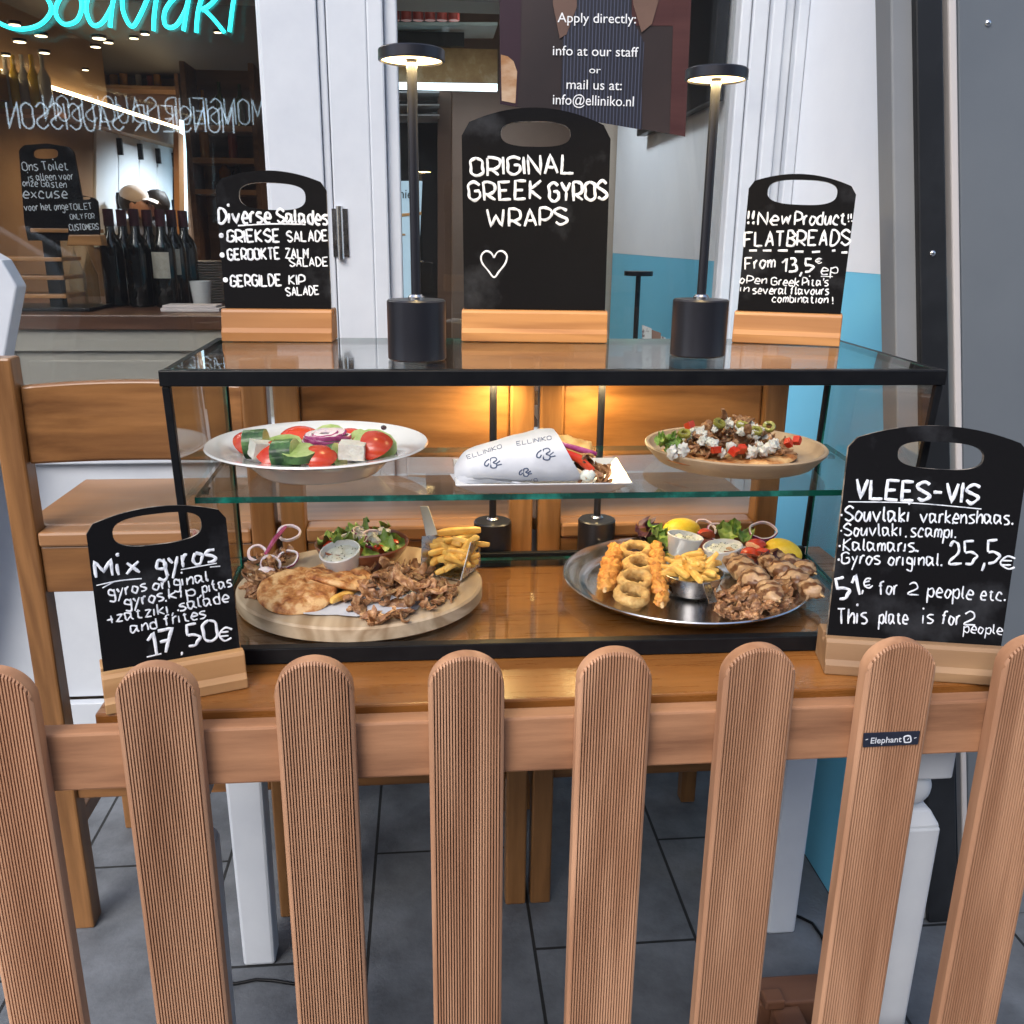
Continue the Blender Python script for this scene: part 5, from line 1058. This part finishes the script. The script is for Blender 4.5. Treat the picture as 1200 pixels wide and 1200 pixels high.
for k, (px, py, dz, lb) in enumerate(((744,654,.014,'calamari ring farthest back on the steel platter'),(749,671,.013,'second calamari ring from the back on the steel platter'),(744,689,.013,'third calamari ring from the back on the steel platter'),(740,706,.012,'front calamari ring at the edge of the steel platter'))):
    put('calamari_ring', cala((.0225,.0225,.0235,.025)[k], 3*k+1), at(px, py, TZ, dz), (R(14),R(4*(k % 2)-3),.3*k), lb, 'calamari', 'fried calamari rings on the steel platter')
def skewer(a, b_, n_, rx, mat, name, label, stick_ext, group, amp=.25, part='meat_cube', grill=False, mats=None, zoff=.012, endtail=True):
    d = b_-a; L_ = d.length; d.normalize(); ang = math.atan2(d.y, d.x); o = thing(name, label, 'skewer', a, 0, group)
    t = MB(); t.tube([a-d*.01, b_+d*stick_ext], .0017 if grill else .0028, 8); t.build('wooden_stick', STICK, o, smooth=60)
    for i in range(n_):
        f = (i+.5)/n_; c = a+(b_-a)*f; w_ = rx*(1-.25*abs(2*f-1)**2)*random.Random(i+n_).uniform(.9,1.1); m_ = MB()
        m_.sphere((0,0,0), L_/n_*.62, w_, w_*.82, 20, 14, 0, amp, 2.5, i*3.1+a.x*40); rr = random.Random(i*7+n_)
        m_.xf(Matrix.Translation(c) @ Matrix.Rotation(ang+rr.uniform(-.25,.25),4,'Z') @ Matrix.Rotation(rr.uniform(-.3,.3),4,'X')); m_.build(part, mat, o, smooth=80)
    return o
skewer(at(722,650,TZ,.014), at(709,699,TZ,.014), 7, .0155, SCAM, 'scampi_skewer', 'orange battered scampi skewer at the left rim of the steel platter', .014, 'scampi skewers', .5, 'scampi')
skewer(at(768,650,TZ,.018), at(775,716,TZ,.012), 7, .0135, SCAM, 'scampi_skewer', 'battered scampi skewer right of the calamari rings on the steel platter', .012, 'scampi skewers', .5, 'scampi')
# small steel pan of fries
q = at(813, 697, TZ); q.y += .012; pn = thing('fry_pan', 'small steel pan of fries in the middle of the steel platter', 'pan', q)
b = MB(); b.lathe([(0,0),(.031,0),(.035,.003),(.0455,.031),(.0465,.0325),(.045,.033),(.034,.006),(0,.004)], 48, q); b.build('pan_bowl', SMET, pn, smooth=40)
hA = q+V3((.008,-.0395,.030)); hB = at(834, 719, TZ, .016); b = MB(); b.prism([hA+V3((-.006,0,0)), hA+V3((.006,.001,0)), hB+V3((.007,.002,0)), hB+V3((-.006,-.003,0))], (0,0,.0022)); b.build('handle', SMET, pn, bevel=.0008)
for i in range(38):
    a = rnd.uniform(0,6.28); d = .031*math.sqrt(rnd.random()); fry(q+V3((d*math.cos(a), d*math.sin(a), .024+.020*rnd.random()+.004)), (rnd.gauss(0,.3),rnd.gauss(0,.32),rnd.uniform(0,6.28)), 'golden fry in the small steel pan on the steel platter', 'fries in the small steel pan', sc=.85)
cup(at(797,654,TZ,.006), .030, .036, R(4), R(10), 'white oval cup of tzatziki beside the lemon, rear left on the steel platter', 'tzatziki in the oval cup beside the lemon', 1.05, .75, .7)
cup(at(846,665,TZ,.008), .031, .032, R(8), R(-6), 'white oval cup of tzatziki nearer the souvlaki on the steel platter', 'tzatziki in the oval cup near the souvlaki', 1.05, .8, .72)
def lemon(q, rot, label, s_=.024):
    b = MB(); n_ = 14
    b.sphere((0,0,0), s_*1.5, s_, s_, 24, 14); V_ = []
    for v in b.v: V_.append(V3((v.x, v.y, v.z if v.z > 0 else v.z*.12)))
    b.v = V_; o = put('lemon_wedge', mesh_only(b, LEM, 60), q, rot, label, 'lemon', 'lemon wedges on the steel platter')
lemon(at(798,634,TZ,.018), (R(10),R(4),.15), 'yellow lemon wedge behind the left sauce cup'); lemon(at(917,657,TZ,.016), (R(25),R(16),-.5), 'yellow lemon wedge at the right rim of the platter', .021)
for i, (px, py, dz, mes, rz) in enumerate(((757,634,.020,LEAFP[0],.3),(752,640,.014,LEAFP[1],1.3),(766,636,.016,LEAF[0],.8),(769,642,.012,LEAF[1],2.0),(858,640,.022,LEAF[2],.4),(868,643,.020,LEAF[0],1.4),(851,638,.018,LEAF[1],2.2),(905,668,.012,LEAFP[0],.9),(897,672,.010,LEAFP[1],2.2))):
    put('lettuce_leaf', mes, at(px, py, TZ, dz), (rnd.gauss(.3,.4),rnd.gauss(0,.5),rz), ('dark purple lettuce leaf','green lettuce leaf')[mes in LEAF]+' of the garnish on the steel platter', 'lettuce', 'lettuce garnish on the steel platter')
for i, (px, py, dz, k) in enumerate(((885,655,.016,0),(893,661,.012,1),(878,659,.012,2),(826,640,.016,1))): put('tomato_wedge', WED[k], at(px, py, TZ, dz), (R(-30+20*i),R(10),.7*i), 'red tomato wedge in the garnish of the steel platter', 'tomato', 'tomato wedges on the steel platter', sc=.8)
for i, (px, py, dz, k, rot) in enumerate(((892,644,.034,3,(R(20),R(-6),0)),(825,634,.024,0,(R(30),R(10),0)),(838,637,.022,1,(R(50),R(-20),.4)))): put('onion_ring', RING[k], at(px, py, TZ, dz), rot, ('large pink onion ring lying on the tomato near the right lemon','pink onion ring between lemon and lettuce at the back of the platter','small onion ring leaning behind the two sauce cups')[i], 'onion ring')
# grilled pork: bands of char belong to the meat itself
def grill():
    M = food('souvlaki_grilled', (.30,.165,.08), (.54,.36,.21), 70, .4, bump=.5, hvar=.08); t = M.node_tree; n = t.nodes; L = t.links; b = n['Principled BSDF']
    src = b.inputs['Base Color'].links[0].from_socket; tc = n.new('ShaderNodeTexCoord'); mp = n.new('ShaderNodeMapping'); mp.inputs['Rotation'].default_value = (0,0,R(20)); wv = n.new('ShaderNodeTexWave'); wv.inputs['Scale'].default_value = 17; wv.inputs['Distortion'].default_value = 3; wv.inputs['Detail Scale'].default_value = 1.2; wv.bands_direction = 'Y'
    L.new(tc.outputs['Object'], mp.inputs[0]); L.new(mp.outputs[0], wv.inputs[0]); cr = n.new('ShaderNodeValToRGB'); cr.color_ramp.elements[0].position = .42; cr.color_ramp.elements[1].position = .80
    L.new(wv.outputs['Fac'], cr.inputs[0]); mx = n.new('ShaderNodeMix'); mx.data_type = 'RGBA'; L.new(cr.outputs[0], mx.inputs[0]); L.new(src, mx.inputs[6]); mx.inputs[7].default_value = (.12,.045,.016,1); L.new(mx.outputs[2], b.inputs['Base Color']); return M
GRILL = grill(); GG = 'grilled pork skewers on the steel platter'
skewer(at(848,662,TZ,.022), at(908,716,TZ,.020), 4, .0215, GRILL, 'pork_skewer', 'grilled pork skewer in front, its tip beside the pan handle', .012, GG, .3, grill=True)
skewer(at(892,668,TZ,.020), at(958,709,TZ,.018), 4, .020, GRILL, 'pork_skewer', 'grilled pork skewer farther right, its tip at the rim of the platter', .012, GG, .3, grill=True)
skewer(at(900,660,TZ,.016), at(950,680,TZ,.014), 3, .018, GRILL, 'pork_skewer', 'short grilled pork skewer behind the other two, below the right lemon', .010, GG, .3, grill=True)
pile(STR+STL, [(836,727),(838,706),(850,690),(880,690),(930,690),(962,684),(966,698),(945,716),(910,729),(870,734)], TZ, .018, 105, 'gyros_strip', 'brown gyros strip lying around the pork skewers on the steel platter', 'meat strip', 'gyros strips on the steel platter', 9, (.55,.9), .4, (TC, .148))

# ---- shelf: Greek salad, wrap, flatbread
PC = V3((-.153, 1.262, ZS+.0004)); b = MB(); r_ = .1535
b.lathe([(0,.002),(r_*.50,.002),(r_*.51,0),(r_*.54,0),(r_*.56,.003),(r_*.66,.018),(r_*.72,.027),(r_*.97,.0365),(r_,.0390),(r_*.99,.0412),(r_*.96,.0405),(r_*.72,.0325),(r_*.66,.024),(r_*.55,.012),(r_*.5,.0095),(0,.009)], 96, PC); tag(b.build('salad_plate', CERAM, smooth=50), 'white round deep plate of Greek salad on the glass shelf', 'plate')
SZ_ = ZS+.040
def sp(px, py, z, dz=0): return at(px, py, z, dz)
def pd(px, py, dy, lo=.016, c=None):  # point of the pixel's ray at a chosen depth inside the plate
    p = onY(px, py, (c or PC).y+dy)
    if c is None: d = (p.xy-PC.xy).length; lo = max(lo, .027+max(0, d-.060)*.55)
    p.z = max(p.z, ZS+lo); return p
for i, (px, py, dy, k, rot, lb) in enumerate(((352,516,.062,0,(R(5),0,0),'large tomato wedge at the back left of the salad'),(434,524,.012,0,(R(-10),0,.4),'large shiny tomato wedge at the right of the salad'),(410,514,.06,1,(0,0,.3),'tomato wedge at the back right of the salad'),(294,527,-.01,1,(R(15),0,-.3),'small tomato wedge at the left end of the salad'),
       (326,540,-.06,0,(R(25),R(-15),.6),'pinkish tomato wedge at the front left of the salad'),(374,549,-.086,2,(R(20),0,.2),'small tomato wedge at the front middle of the salad'),(441,543,-.062,1,(R(30),R(20),-.3),'tomato wedge behind the feta block on the right'))):
    put('tomato_wedge', WED[k], pd(px, py, dy)-V3((0,0,.006)), rot, lb, 'tomato', 'tomato wedges in the Greek salad', sc=(1.3,1.15,1.0))
for i, (px, py, dy, k, rot, lb) in enumerate(((387,515,.07,1,(R(28),0,0),'cucumber slice standing at the back of the salad'),(330,523,.02,0,(R(22),R(-8),.1),'long cucumber slice at the back left of the salad'),(289,537,-.03,3,(R(10),R(85),.1),'cucumber slice on edge at the left of the salad'),(324,547,-.080,3,(R(8),R(82),-.12),'cucumber slice showing its dark skin at the front left of the salad'),
        (440,535,-.05,0,(R(48),R(14),-.15),'wide cucumber slice at the right front of the salad'),(424,520,.022,1,(R(60),R(20),-.9),'cucumber slice tucked behind the right tomato'),(376,541,-.066,3,(R(-12),R(70),-.55),'dark cucumber slice in front of the onion stack'),(352,553,-.09,1,(R(12),0,0),'pale cucumber slice lying at the very front of the salad'))):
    put('cucumber_slice', CUC[k] if k < 3 else CUCT, pd(px, py, dy)-V3((0,0,.004)), rot, lb, 'cucumber', 'cucumber slices in the Greek salad', sc=1.2)
q = onY(382, 529, PC.y-.012); q.z = max(q.z, ZS+.030)
for k in range(5):
    put('onion_ring', ring_mesh(.036-.0010*k, .0062, .0035, 30+k, wob=.05), q+V3((.001*k,.002,.000+.0050*k)), (R(4),R(-5),k), 'purple onion ring of the stack in the middle of the salad', 'onion ring', 'stacked onion rings on the salad')
put('onion_slice', ring_mesh(.027, .004, .008, 41), q+V3((0,.002,.0235)), (R(4),R(-5),0), 'inner pale onion slice topping the stack on the salad', 'onion'); put('onion_slice', ring_mesh(.016, .004, .008, 42), q+V3((0,.002,.0245)), (R(4),R(-5),0), 'small innermost onion ring on top of the stack on the salad', 'onion')
for k, (px, py) in enumerate(((333,533),(326,537))): put('onion_ring', RING[1], pd(px, py, -.025-.012*k), (R(18),R(-10),0), ('upper','lower')[k]+' loose purple onion ring left of the onion stack', 'onion ring', 'loose onion rings on the salad')
def cube(sx, sy, sz, seed, mat):
    b = MB(); n_ = 6
    for ax in range(3):
        for sg_ in (-1, 1):
            def fn(u, v):
                p = [0,0,0]; p[ax] = sg_; p[(ax+1) % 3] = 2*u-1; p[(ax+2) % 3] = 2*v-1; d = V3(p); k = 1+.09*nz(d, 1.8, seed); return V3((d.x*sx/2*k, d.y*sy/2*k, d.z*sz/2*k))
            b.grid(n_, n_, fn)
    return mesh_only(b, mat, 45)
put('feta_block', cube(.034,.024,.021,3,FETA), pd(414,545,-.078), (R(4),R(3),-.1), 'white feta block at the right front of the salad', 'feta'); put('feta_block', cube(.026,.024,.022,4,FETA), pd(307,542,-.06), (.1,.2,.5), 'small white feta piece at the left front of the salad', 'feta')
for px, py, dy, lb in ((352,537,-.04,'dark olive left of the onion stack'),(396,541,-.045,'dark olive right in front of the onion stack'),(450,511,.05,'tiny dark olive at the back right of the salad')): b = MB(); b.sphere((0,0,0), .010,.008,.008, 16, 12); put('olive', mesh_only(b, OLD, 80), pd(px, py, dy), (0,.2,.5), lb, 'olive', 'olives on the salad', sc=.45 if px == 450 else 1)
for i, (px, py, dy) in enumerate(((401,538,-.04),(392,547,-.07),(362,546,-.07),(345,532,-.02),(420,533,-.02),(372,532,.02),(400,522,.04),(320,530,0))): put('lettuce_leaf', LEAF[i % 3], pd(px, py, dy)-V3((0,0,.005)), (rnd.gauss(.1,.25),rnd.gauss(0,.25),i*1.3), 'pale green lettuce leaf between the vegetables of the Greek salad', 'lettuce', 'lettuce leaves in the Greek salad', sc=.8)
# square plate with the wrap
q0, q1, q2, q3 = V3((.034,1.108,0)), V3((.262,1.106,0)), V3((.270,1.245,0)), V3((.034,1.25,0)); b = MB(); cx_ = (q0+q1+q2+q3)/4
def lv(k, z): return [V3((cx_.x+(p.x-cx_.x)*k, cx_.y+(p.y-cx_.y)*k, ZS+z)) for p in (q0,q1,q2,q3)]
rings_ = [lv(.72,.0005), lv(.76,.0005), lv(1.0,.0155), lv(1.0,.0175), lv(.985,.0175), lv(.75,.0045)]; b.v = sum(rings_, [])
for i in range(5):
    for j in range(4): b.f.append((4*i+j, 4*i+(j+1) % 4, 4*i+4+(j+1) % 4, 4*i+4+j))
b.f += [(3,2,1,0), (20,21,22,23)]; b.m = [0]*len(b.f); tag(b.build('square_plate', CERAM, bevel=.0012, smooth=40), 'white rectangular plate under the wrap, middle of the glass shelf', 'plate')
WX0, WX1 = .034, .186; WY = 1.165; WZ = ZS+.007
def wrap_sec(u):  # centre height, half width, half height
    cp_ = 1-.5*(1-min(1, u/.14))**2.2; hgt = (.0185+.0165*min(1, u*1.3)**.9)*cp_; wid = (.030+.016*min(1, u*1.3)**.7)*cp_; return WZ+hgt*.98, wid, hgt
wr = thing('gyros_wrap', 'gyros wrap in printed white paper on the rectangular plate', 'wrap', (.12, WY, WZ))
def wfn(u, v):
    zc2, wd2, hg2 = wrap_sec(u); a = 2*math.pi*v-math.pi/2; k = 1+.05*nz((u*5, math.cos(a)*1.5, math.sin(a)*1.5), 1, 2)+.02*nz((u*16, math.cos(a)*4, math.sin(a)*4), 1, 7)
    x = WX0+(WX1-WX0)*u-.020*u**3*math.sin(a); return V3((x, WY+wd2*math.cos(a)*k-.004*u, zc2+hg2*math.sin(a)*(k if math.sin(a) > 0 else .95)))
b = MB(); b.grid(44, 48, wfn); k0 = len(b.v); b.v.append(V3((WX0-.006, WY, WZ+.010)))
for j in range(48): b.f.append((j, k0, j+1)); b.m.append(0)
wp = b.build('paper_cone', PAPER, wr, smooth=80)
b = MB(); b.grid(30, 8, lambda u, v: V3((WX0+.004+.100*u, WY-.030+.006*math.sin(u*3)-.012*u*0-.010*v*math.sin(math.pi*u), WZ+.003+.012*v*(1-u)+.004*nz((u*6,v*2,3))))); b.build('paper_fold', PAPER, wr, smooth=80)
bvh = None
dg = bpy.context.evaluated_depsgraph_get(); dg.update()
def hit(px, py):
    global bvh
    if bvh is None:
        Mw = pmat(wp); bvh = BVHTree.FromPolygons([Mw @ v.co for v in wp.data.vertices], [tuple(p.vertices) for p in wp.data.polygons])
    l, n_, i, d = bvh.ray_cast(EYEP, ray(px, py).normalized()); return (l, n_) if l else None
t = MB()
def print_text(text, p0, p1, h, w_):
    st, wd2 = strokes(text, random.Random(1), .02, 1.6); a, c = V3(p0), V3(p1); e = (c-a)/wd2; up_ = V3((e.y,-e.x)).normalized()*h/6
    for s_ in st:
        P = []
        for x, y in s_:
            q = a+e*x+up_*y; r0 = hit(q.x, q.y)
            if r0: P.append(r0[0]-ray(q.x, q.y).normalized()*.0004)
        if len(P) > 1: t.tube(P, w_, 5)
print_text('ELLINIKO', (548,538), (588,525), 4.5, .00042); print_text('ELLINIKO', (606,522), (646,515), 4.5, .00042); print_text('ELLINIKO', (598,573), (630,565), 5, .00042)
def logo(cx2, cy2, s_):
    for pts in ([(-3,-6),(2,-7),(4,-4),(0,-1),(4,1),(3,5),(-2,5),(-3,2)],[(-3,-6),(-3,5)],[(-5,-5),(-9,-2),(-10,2),(-7,3),(-5,0)],[(4,0),(8,-3)],[(5,2),(10,1)]):
        pp2 = spline([(x*s_+cx2, y*s_+cy2) for x, y in pts], 5) if len(pts) > 2 else [(pts[0][0]*s_+cx2, pts[0][1]*s_+cy2), (pts[1][0]*s_+cx2, pts[1][1]*s_+cy2)]
        P = [r0[0] for r0 in (hit(*p) for p in pp2) if r0]
        if len(P) > 1: t.tube(P, .0009, 5)
logo(578,543,1.0); logo(640,533,1.1); logo(616,554,.75)
t.build('paper_print', INK, wp)
ex = WX1-.004
b = MB(); b.grid(14, 14, lambda u, v: V3((ex-.035+.068*u+.006*nz((u*3,v*3,1)), WY-.034+.066*v, WZ+.056-.016*u+.012*math.sin(math.pi*v)+.007*nz((u*5,v*6,4))))); fl = b.build('pita_flap', food('wrap_pita', (.50,.26,.07), (.70,.47,.18), 40, .6, bump=.4), wr, smooth=80); so2 = fl.modifiers.new('thick', 'SOLIDIFY'); so2.thickness = .004
b = MB(); b.grid(14, 10, lambda u, v: V3((ex-.03+.060*u, WY-.044+.006*math.sin(u*3), WZ+.048*(1-u*.72)-.018*v*(1-u*.6)+.001*nz((u*5,v*3,2))))); fl = b.build('pita_edge', food('wrap_pita_pale', (.62,.45,.27), (.74,.60,.42), 40, .6), wr, smooth=80); so2 = fl.modifiers.new('thick', 'SOLIDIFY'); so2.thickness = .0035
b = MB(); b.tube([V3((ex-.018,WY-.036,WZ+.050)), V3((ex+.012,WY-.038,WZ+.038)), V3((ex+.030,WY-.038,WZ+.022))], [.005,.006,.005], 10); b.build('tomato_slice', TOMS, wr, smooth=60)
b = MB(); b.tube([V3((ex-.010,WY-.030,WZ+.056)), V3((ex+.016,WY-.032,WZ+.048)), V3((ex+.036,WY-.028,WZ+.042))], [.003,.004,.003], 10); b.build('onion_slice', ONP, wr, smooth=60)
b = MB(); b.sphere((ex+.024,WY-.042,WZ+.017), .010,.007,.008, 18, 12, 0, .3, 3, 5); b.build('sauce', SAUCE, wr, smooth=80)
for i in range(26): u_ = rnd.uniform(-.005,.042); put('gyros_piece', (STR if i % 2 else STL)[i % 11], (ex+.014+u_, WY-.034+rnd.uniform(-.006,.034), WZ+.004+rnd.uniform(0,1)*max(.006,.040-.75*u_)), (rnd.gauss(0,.6),rnd.gauss(0,.6),rnd.uniform(0,6)), None, None, None, wr, .6)
# wooden plate with the loaded flatbread
QC = V3((.456, 1.285, ZS+.0004)); b = MB(); r_ = .1335
b.lathe([(0,0),(r_*.80,0),(r_*.86,.003),(r_*.985,.021),(r_,.0255),(r_*.985,.0275),(r_*.955,.0265),(r_*.91,.013),(r_*.86,.010),(0,.010)], 96, QC); tag(b.build('wooden_plate', wood('plate_wood', (.25,.17,.105), (.42,.31,.20), 'X', .55, 8, bump=.4, fine=.7), smooth=45), 'round greyish wooden plate under the loaded flatbread on the glass shelf', 'plate')
FZ_ = ZS+.0108; fc = V3((.438, 1.262, FZ_+.002)); put('flatbread', bumpy_disc(.098, .011, 12, 1.05, .85), fc, (0,0,.2), 'golden flatbread loaded with meat and feta on the wooden plate', 'bread')
def heap(rmax=.080, hm=.052): a = rnd.uniform(0,6.28); d = math.sqrt(rnd.random()); return V3((fc.x+.004+rmax*d*math.cos(a), fc.y+rmax*.75*d*math.sin(a), fc.z+.010+hm*(1-d**1.6)*rnd.uniform(.25,1)))
for i in range(80): put('gyros_strip', (STR+STL+STL)[rnd.randrange(39)], heap(), (rnd.gauss(0,.5),rnd.gauss(0,.5),rnd.uniform(0,6)), 'brown gyros strip on top of the loaded flatbread', 'meat strip', 'gyros strips on the flatbread', sc=.72)
for i in range(46): a = rnd.uniform(0,6.28); d = math.sqrt(rnd.random()); put('feta_crumb', CRUMB[i % 4], V3((fc.x+.078*d*math.cos(a), fc.y-.004+.062*d*math.sin(a), fc.z+.016+.038*(1-d**1.6))), (i,i*2.1,i*.7), 'white feta crumb scattered over the loaded flatbread', 'feta', 'feta crumbs on the flatbread', sc=rnd.uniform(.6,1.15))
for px, py in ((800,527),(788,530),(905,523),(880,530),(895,528)): put('feta_crumb', CRUMB[1], pd(px, py, -.055, .02, fc), (px,py,1), 'white feta crumb scattered over the loaded flatbread', 'feta', 'feta crumbs on the flatbread', sc=1.3)
DICE = cube(.011,.010,.009,6,TOMS)
for px, py, dy, lb in ((839,527,-.066,'tomato cube at the front of the flatbread'),(860,529,-.07,'second tomato cube at the front of the flatbread'),(869,526,-.066,'right tomato cube at the front of the flatbread'),(808,498,-.01,'tomato cube at the back left of the flatbread'),(924,519,-.01,'long tomato piece at the right end of the flatbread'),(934,516,.0,'outermost tomato piece at the right end of the flatbread')): put('tomato_cube', DICE, pd(px, py, dy, .02, fc), (rnd.uniform(0,1),rnd.uniform(0,1),px), lb, 'tomato', 'tomato cubes on the flatbread')
OLR = ring_mesh(.0085,.006,.004,50,(OLV,OLV),.03)
for px, py, dy in ((802,508,-.02),(843,496,-.015),(870,498,-.02),(901,500,-.01),(886,505,-.03)): put('olive_ring', OLR, pd(px, py, dy, .02, fc), (rnd.gauss(.4,.3),rnd.gauss(0,.3),0), 'green olive ring on the loaded flatbread', 'olive', 'olive rings on the flatbread')
for i, (px, py, dz) in enumerate(((783,523,.012),(787,517,.016),(780,517,.010),(791,525,.012),(776,521,.009))): put('lettuce_leaf', LEAF[i % 3], pd(px, py, -.02, .018, fc), (rnd.gauss(.3,.5),rnd.gauss(0,.5),i), 'bright green lettuce leaf at the left end of the flatbread', 'lettuce', 'lettuce leaves on the flatbread', sc=.6)
